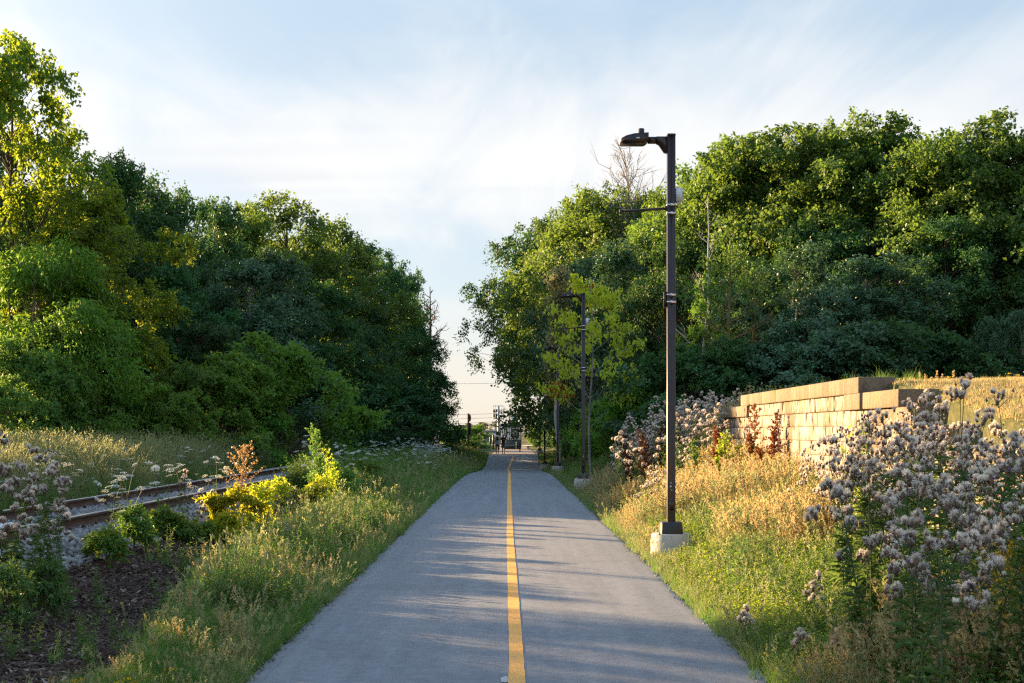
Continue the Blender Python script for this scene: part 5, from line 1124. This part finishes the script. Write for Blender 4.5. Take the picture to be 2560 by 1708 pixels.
# shrubs and single weeds by the mulch
def small_shrub(name, label, px, d, top, lf, seed, Rr, L=.06, K=60, ratio=.5, zb=.1, cat='shrub', group=None, x=None, prof='shrub', per=10, rc=.17, twigs=6, multi=4):
    X = wp(px, d) if x is None else x; z = float(zg(X, d)); H = wz(top, d) - z
    tm, cm_ = tree_meshes(name, seed, H, Rr, zb * H, prof, K, twigs, per, rc, L, ratio, .012, .2, .25, .5, multi=multi)
    t = thing(name, label, cat, (X, d, z), 0, 1, group); link('stems', tm, t); link('foliage', cm_, t, m=LF[lf]); return t
small_shrub('golden_shrub', 'golden yellow shrub glowing in the sun beside the mulch', 612, 22.2, 1225, 'yellow', 1, .46, .075, 75, .5)
small_shrub('golden_shrub', 'low front lobe of golden leaves at the edge of the mulch', 588, 21.2, 1290, 'yellow', 2, .30, .06, 45, .5)
small_shrub('yellow_green_shrub', 'yellow-green shrub with upright shoots right of the golden shrub', 690, 24.2, 1195, 'sapling', 3, .48, .06, 70, .5)
small_shrub('green_shrub', 'dark green low shrub right of the yellow-green shrub', 748, 26.4, 1208, 'sumac', 4, .42, .05, 70, .4)
small_shrub('yellow_green_shrub', 'small sunlit yellow-green shrub at the right end of the mulch', 795, 28.5, 1190, 'sapling', 5, .34, .055, 50, .5)
small_shrub('green_shrub', 'leafy green shrub under the tall goldenrod by the rails', 850, 32, 1165, 'weed', 6, .6, .07, 80, .4)
small_shrub('green_shrub', 'green shrub patch before the white lace drift', 900, 36, 1150, 'sumac', 7, .7, .07, 80, .4)
small_shrub('sumac', 'round little reddish-green shrub on a thin stem in the mulch', 268, 16.6, 1328, 'sumac', 8, .22, .055, 34, .4, .35, multi=1)
small_shrub('sumac', 'airy dark green shrub on thin stems left of the pinkish thistles', 412, 20.0, 1275, 'sumac', 9, .30, .06, 34, .4, .25, multi=2)
small_shrub('sumac', 'airy green shrub on thin stems under the pinkish thistles', 482, 20.4, 1300, 'sumac', 10, .32, .06, 34, .4, .25, multi=2)
small_shrub('sumac', 'small dark shrub left of the round one at the edge of the ballast', 335, 18.0, 1272, 'weed', 11, .22, .055, 34, .4, .2, multi=2)
for q, (px, d, top, Rr) in enumerate([(20, 12.4, 1410, .20), (120, 13.2, 1415, .15)]):
    small_shrub('leafy_weed', ('dark leafy weed at the lower left edge under the thistles', 'dark bushy weed right of the left-edge thistles', 'dark low weed in the lower left corner', 'small leafy weed at the left edge of the bare mulch')[q], px, d, top, 'thistle', 20 + q, Rr, .06, 30, .28, .05, 'weed', None, None, 'column', 8, .2, 5, 7)
def spike(name, label, px, d, top, m, seed, group=None, side=14, L=.055, width=.13, x=None, fol=None, lean=0, n_st=1, dens=14, cat='weed'):
    r = np.random.default_rng(seed); X = wp(px, d) if x is None else x; z = float(zg(X, d)); H = wz(top, d) - z; t = thing(name, label, cat, (X, d, z), r.random() * 6, 1, group); sb, fb, lb2 = Buf(), Buf(), Buf()
    for s in range(n_st):
        o = r.normal(0, .05, 2) * (n_st > 1); hh = H * (1 if s == 0 else .6 + .35 * r.random()); dx, dy = r.normal(0, .05, 2) * hh + lean
        f = lambda u: np.column_stack([o[0] + dx * u ** 2, o[1] + dy * u ** 2, hh * u]); u = np.linspace(0, 1, 5); tube(sb, f(u), .006 * (1 - .7 * u), 4)
        for q in range(side):
            uu = .42 + .55 * q / side; c = f(np.array([uu]))[0]; a = q * 2.4; ln = width * hh * (1.25 - uu) * 1.6 * (.7 + .6 * r.random()); e = c + np.array([math.cos(a) * ln, math.sin(a) * ln, ln * 1.0]); tube(sb, [c, (c + e) / 2, e], [.0025, .002, .001], 3)
            g = r.random((dens, 1)); leaves(fb, c + (e - c) * g + r.normal(0, .008, (dens, 3)), r.normal(0, 1, (dens, 3)) + np.array([0, 0, .3]), r.normal(0, 1, (dens, 3)), L * (.3 + .3 * r.random(dens)), .8, 0, .1)
        k = 22; g = .1 + .45 * r.random(k); a = r.random(k) * 6.283; leaves(lb2, f(g), np.column_stack([np.cos(a), np.sin(a), .3 + 0 * a]), np.array([[0, 0, 1.]]) + r.normal(0, .3, (k, 3)), .12 + .06 * r.random(k), .22, .05, .4)
    sb.obj('stem', drystem_m, t); fb.obj('seed_spike', LF[m], t)
    if fol: lb2.obj('leaves', LF[fol], t)
    return t
spike('dried_plume_weed', 'tall orange-brown dried plume rising in front of the rails', 601, 23.2, 1112, 'plume', 1, None, 26, .07, .17, fol='plume', dens=26)
spike('goldenrod', 'tall feathery green goldenrod standing before the rails at the end of the mulch', 800, 29.5, 1062, 'weed', 2, None, 22, .09, .12, fol='weed', dens=20, n_st=3)
spike('goldenrod', 'shorter yellow-tipped goldenrod beside the tall one', 835, 30.5, 1120, 'sapling', 3, None, 18, .08, .14, fol='weed', dens=18, n_st=3)
for q, (px, d, top, m, lb) in enumerate([(1878, 27.0, 1008, 'dock', 'tallest red-brown dock spike in front of the wall'), (1790, 28.0, 1065, 'dock', 'red-brown dock spike among bright green weeds near the far wall end'), (1962, 26.0, 1028, 'dock', 'red-brown dock spike standing alone against the pale wall'), (1800, 27.5, 1105, 'dock', 'low red-brown dock left of the tallest spike'), (1910, 26.2, 1120, 'dock', 'short red-brown dock between the two tall spikes'),
    (1578, 34, 1075, 'dockdark', 'dark brown dock below the thistle drift, leftmost of four'), (1610, 33, 1070, 'dockdark', 'dark brown dock left of the tall lamp pole'), (1655, 33.5, 1062, 'dockdark', 'dark brown dock just left of the tall lamp pole'), (1700, 33, 1085, 'dockdark', 'dark brown dock just right of the tall lamp pole')]):
    spike('dock', lb, px, d, top, m, 30 + q, 'dock plants', 18, .085, .10, fol=None if m == 'dockdark' else 'cover', dens=30, n_st=3 if q in (1, 3, 5, 6, 7) else 2, x=min(wp(px, d), 4.75))
for q, (px, d, top) in enumerate([(1800, 27.4, 1078), (1846, 27.8, 1115), (1700, 30, 1110), (1740, 29.5, 1100), (2160, 16.3, 1050)]):
    spike('tall_green_weed', ('bright green feathery weed around the low dock', 'bright green weed left of the tallest dock', 'grey-green weed right of the lamp pole', 'green weed below the far wall end', 'slender light green willow-leaved weed against the wall')[q], px, d, top, ('cover', 'cover', 'poplar', 'weed', 'cover')[q], 50 + q, None, 22, .09, .13, fol='cover', dens=16, n_st=3, x=min(wp(px, d), 4.7))
for q in range(16):
    px = r.uniform(1765, 1990); d = r.uniform(34.5, 40); x = wp(px, d); spike('teasel', 'dry grey teasel standing above the white thistle drift behind the wall', px, d, np.interp(px, [1765, 1900, 1990], [975, 945, 950]) + r.uniform(-4, 22), 'straw', 70 + q, 'dry teasels behind the wall', 5, .07, .06, dens=14, x=max(x, 5.7))
for q in range(7): spike('dry_weed', 'dry tan weed stalk on the crest of the lawn', 2300 + q * 14, 27, 925 + (q % 3) * 9, 'tan', 90 + q, 'dry stalks on the crest of the lawn', 4, .06, .05, dens=12)
spike('goldenrod', 'bright yellow blooming plant at the right edge among the thistles', 2545, 8.6, 1365, 'gold', 99, None, 20, .05, .16, fol='thistle', dens=30)

# ------------------------------------------------------------------ grasses and ground cover
def sc(n, lo, hi): return lo + (hi - lo) * rng.random(n)
# left verge
xy = rnd_xy(17000, lambda y: np.where(y < 9.3, -4.6, mulch_r(y) - .05), -2.08, 7, 118, 1.9); n = len(xy); pt = patch(xy, .8, 1)
far = np.clip(xy[:, 1] / 60, 0, 1)
dry = rng.random(n) < .03 + .15 * (pt > .7) + .45 * ((xy[:, 1] < 11) & (xy[:, 0] < -2.8))
scatter('green_verge_grass', put(xy[~dry], -.01), yaw((~dry).sum()), (sc(n, .65, 1.25) * (.8 + .6 * far) * (.55 + .45 * ss(9.5, 13, xy[:, 1] - 2 * (xy[:, 0] + 2.6))) * (.75 + .5 * ss(0, 1.3, -2.0 - xy[:, 0])))[~dry], P_green + P_green + P_green + P_green + P_mix)
xd = xy[dry]; scatter('dry_verge_grass', put(xd, -.01), yaw(len(xd)), sc(len(xd), .45, .85) * (.5 + .5 * ss(10, 13, xd[:, 1])), P_straw + P_dry)
xy = rnd_xy(2600, lambda y: np.where(y < 34, mulch_r(y) + .15, -4.4), -2.3, 12, 70, 1.5); m_ = patch(xy, .9, 3) > .45; xy = xy[m_]; scatter('leafy_weeds', put(xy, -.01), yaw(len(xy)), sc(len(xy), .5, 1.05), P_weed)
xy = rnd_xy(520, lambda y: mL(y) - .2, lambda y: mulch_r(y) + .3, 11, 40, 1.5); m_ = (patch(xy, 1.3, 5) > .6); xy = xy[m_]; scatter('mulch_weeds', put(xy), yaw(len(xy)), sc(len(xy), .4, .8), P_weed + P_mix)
xy = rnd_xy(26, -2.8, -2.3, 9, 26, 1.2); scatter('tiny_yellow_wildflowers', put(xy), yaw(len(xy)), sc(len(xy), .5, .8), P_bloom)
# strip between the rails and the path, further on
xy = rnd_xy(5500, -5.3, -3.3, 34, 118, 1.4); scatter('rough_weeds', put(xy, -.01), yaw(len(xy)), sc(len(xy), .8, 1.5), P_weed + P_mix)
# tall meadow grass beyond the rails
xy = rnd_xy(9000, lambda y: -9.1 - .36 * np.clip(y - 18, 0, 16), -8.95, 20, 135, 1.3); xy[:, 0] = np.maximum(xy[:, 0], -15.5); n = len(xy); pt = patch(xy, .5, 7); tn = (pt > .60) & (xy[:, 1] < 50)
edge_s = .5 + .5 * ss(8.9, 10.0, -xy[:, 0])
scatter('tall_green_grass', put(xy[~tn], -.02), yaw((~tn).sum(), .1), (sc(n, .8, 1.3) * edge_s)[~tn], P_tall)
scatter('tall_tan_grass', put(xy[tn], -.02), yaw(tn.sum(), .1), (sc(n, .8, 1.25) * edge_s)[tn], P_talltan)
# forest floor weeds, left and right
xy = rnd_xy(2500, -24, -13, 38, 135, 1.2); scatter('undergrowth', put(xy, -.02), yaw(len(xy)), sc(len(xy), 1.2, 2.4), P_weed)
# grit and clippings along both edges of the asphalt
ye = 7 + 60 * rng.random(2600) ** 1.6; sg = np.where(rng.random(2600) < .5, -1, 1); xe = xc(ye) + sg * (2.06 - np.abs(rng.normal(0, .07, 2600)) + .02)
scatter('edge_grit', np.column_stack([xe, ye, zpath(xe, ye) + .004]), rng.random((2600, 3)) * 6.28, .012 + .022 * rng.random(2600) ** 2, P_stone + P_chip)
ye = 7 + 80 * rng.random(2400) ** 1.5; sg = np.where(rng.random(2400) < .5, -1, 1); xe = xc(ye) + sg * (2.075 + rng.normal(0, .04, 2400))
scatter('edge_grass', np.column_stack([xe, ye, zp(ye) - .02]), yaw(2400, .35), .3 + .45 * rng.random(2400), P_green + P_straw)
# right verge and slope up to the wall
def rx0(y): return 2.09 + 0 * y
def rx1(y): return np.where(y < 36, 5.0, 6.6)
xy = rnd_xy(17000, rx0, rx1, 7.5, 44, 1.45); n = len(xy); pt = patch(xy, .55, 2)
gold = ((xy[:, 1] > 22) & (pt > .42)) | ((xy[:, 1] > 16) & (pt > .66)) | ((xy[:, 1] < 13.5) & (pt > .55)); grn = ~gold
near_path = ss(2.0, 2.7, xy[:, 0])
scatter('golden_dry_grass', put(xy[gold], -.01), yaw(gold.sum()), (sc(n, .7, 1.35) * (.55 + .45 * near_path))[gold], P_dry + P_straw)
scatter('ground_cover', put(xy[grn], -.01), yaw(grn.sum()), (sc(n, .6, 1.2) * (.5 + .5 * near_path))[grn], P_cover + P_cover + P_mix)
xy = rnd_xy(1500, 2.5, 4.9, 14, 40, 1.2); m_ = patch(xy, .9, 9) > .45; xy = xy[m_]; scatter('slope_weeds', put(xy, -.01), yaw(len(xy)), sc(len(xy), .6, 1.15), P_weed + P_cover)
xy = rnd_xy(2600, 2.05, 4.6, 7, 13, 1.0); scatter('foreground_weeds', put(xy, -.01), yaw(len(xy)), sc(len(xy), .5, 1.1) * (.5 + .6 * ss(2.1, 3, xy[:, 0])), P_weed + P_green)
xy = rnd_xy(9000, 2.05, lambda y: np.where(y < 60, 7.5, 9.0), 36, 122, 1.5); n = len(xy); scatter('shaded_verge_grass', put(xy, -.01), yaw(n), sc(n, .8, 1.4) * (.5 + .6 * ss(2.05, 3.4, xy[:, 0])), P_mix + P_green + P_green)
# turf on top of the wall, the lawn
xy = rnd_xy(14000, 5.45, lambda y: .40 * y + 1.5, 13, 50, 1.0); n = len(xy); scatter('short_dry_turf', put(xy, .0), yaw(n), sc(n, .45, .95), P_lawn)
xy = rnd_xy(40, 6, lambda y: .40 * y + 1, 22, 34, 1.0); n = len(xy); scatter('lawn_wildflowers', put(xy, -.08), yaw(n), sc(n, .5, .8), P_bloom)
xy = np.column_stack([5.5 + .5 * rng.random(90), 20.5 + 10 * rng.random(90)]); scatter('wall_top_grass', put(xy, .02), yaw(90), sc(90, .4, .9), P_green)
xy = rnd_xy(3000, 5.5, 9, 36, 52, 1.0); scatter('bank_grass', put(xy, -.01), yaw(len(xy)), sc(len(xy), .8, 1.2), P_mix + P_green)

# ------------------------------------------------------------------ descriptions of the setting and of the uncountable growth
for nm, lb, cat in [('ground', 'rough grassy ground rising from the path to banks on both sides', 'ground'), ('lawn', 'dry golden lawn on the mound above the wall', 'lawn'), ('path', 'blue-grey asphalt path with a yellow centre line', 'path'),
    ('shaded_path', 'brownish shaded stretch of trail beyond the crest', 'path'), ('side_path', 'pale concrete side path joining on the left at the crest', 'path'), ('road', 'pale road crossing the end of the trail', 'road'),
    ('mulch_bed', 'dark bark mulch bed between the grass verge and the ballast', 'mulch bed'), ('ballast_bed', 'grey stone ballast bed under the railway track', 'ballast'),
    ('ballast_stones', 'loose grey ballast stones around the rails', 'stones'), ('mulch_chips', 'dark wood chips covering the mulch bed', 'mulch'), ('green_verge_grass', 'green grass on the verge left of the path', 'grass'),
    ('dry_verge_grass', 'dry tan grass mixed into the left verge', 'grass'), ('leafy_weeds', 'upright leafy weeds in the left verge', 'weeds'), ('mulch_weeds', 'small weeds sprouting through the mulch', 'weeds'), ('tiny_yellow_wildflowers', 'tiny yellow flowers in the grass left of the path', 'wildflowers'),
    ('rough_weeds', 'rough weeds between the rails and the far path', 'weeds'), ('tall_green_grass', 'tall green meadow grass beyond the rails', 'grass'), ('tall_tan_grass', 'tall pale seeding grass beyond the rails', 'grass'), ('undergrowth', 'leafy undergrowth at the foot of the left wood', 'undergrowth'),
    ('edge_grit', 'grit and clippings along the asphalt edges', 'grit'), ('edge_grass', 'grass tufts creeping over the asphalt edges', 'grass'), ('golden_dry_grass', 'golden dry grass around the nearest lamp post', 'grass'), ('ground_cover', 'bright yellow-green ground cover on the sunlit right slope', 'ground cover'),
    ('slope_weeds', 'leafy weeds on the slope below the wall', 'weeds'), ('foreground_weeds', 'weeds under the thistles in the right foreground', 'weeds'), ('shaded_verge_grass', 'shaded grass beside the farther lamp posts', 'grass'), ('short_dry_turf', 'short dry turf on the lawn above the wall', 'turf'),
    ('lawn_wildflowers', 'small yellow flowers along the crest of the lawn', 'wildflowers'), ('wall_top_grass', 'green grass tufts behind the top coping of the wall', 'grass'), ('bank_grass', 'grass on the bank behind the far wall end', 'grass')]:
    o = bpy.data.objects.get(nm)
    if o: o['label'] = lb; o['category'] = cat
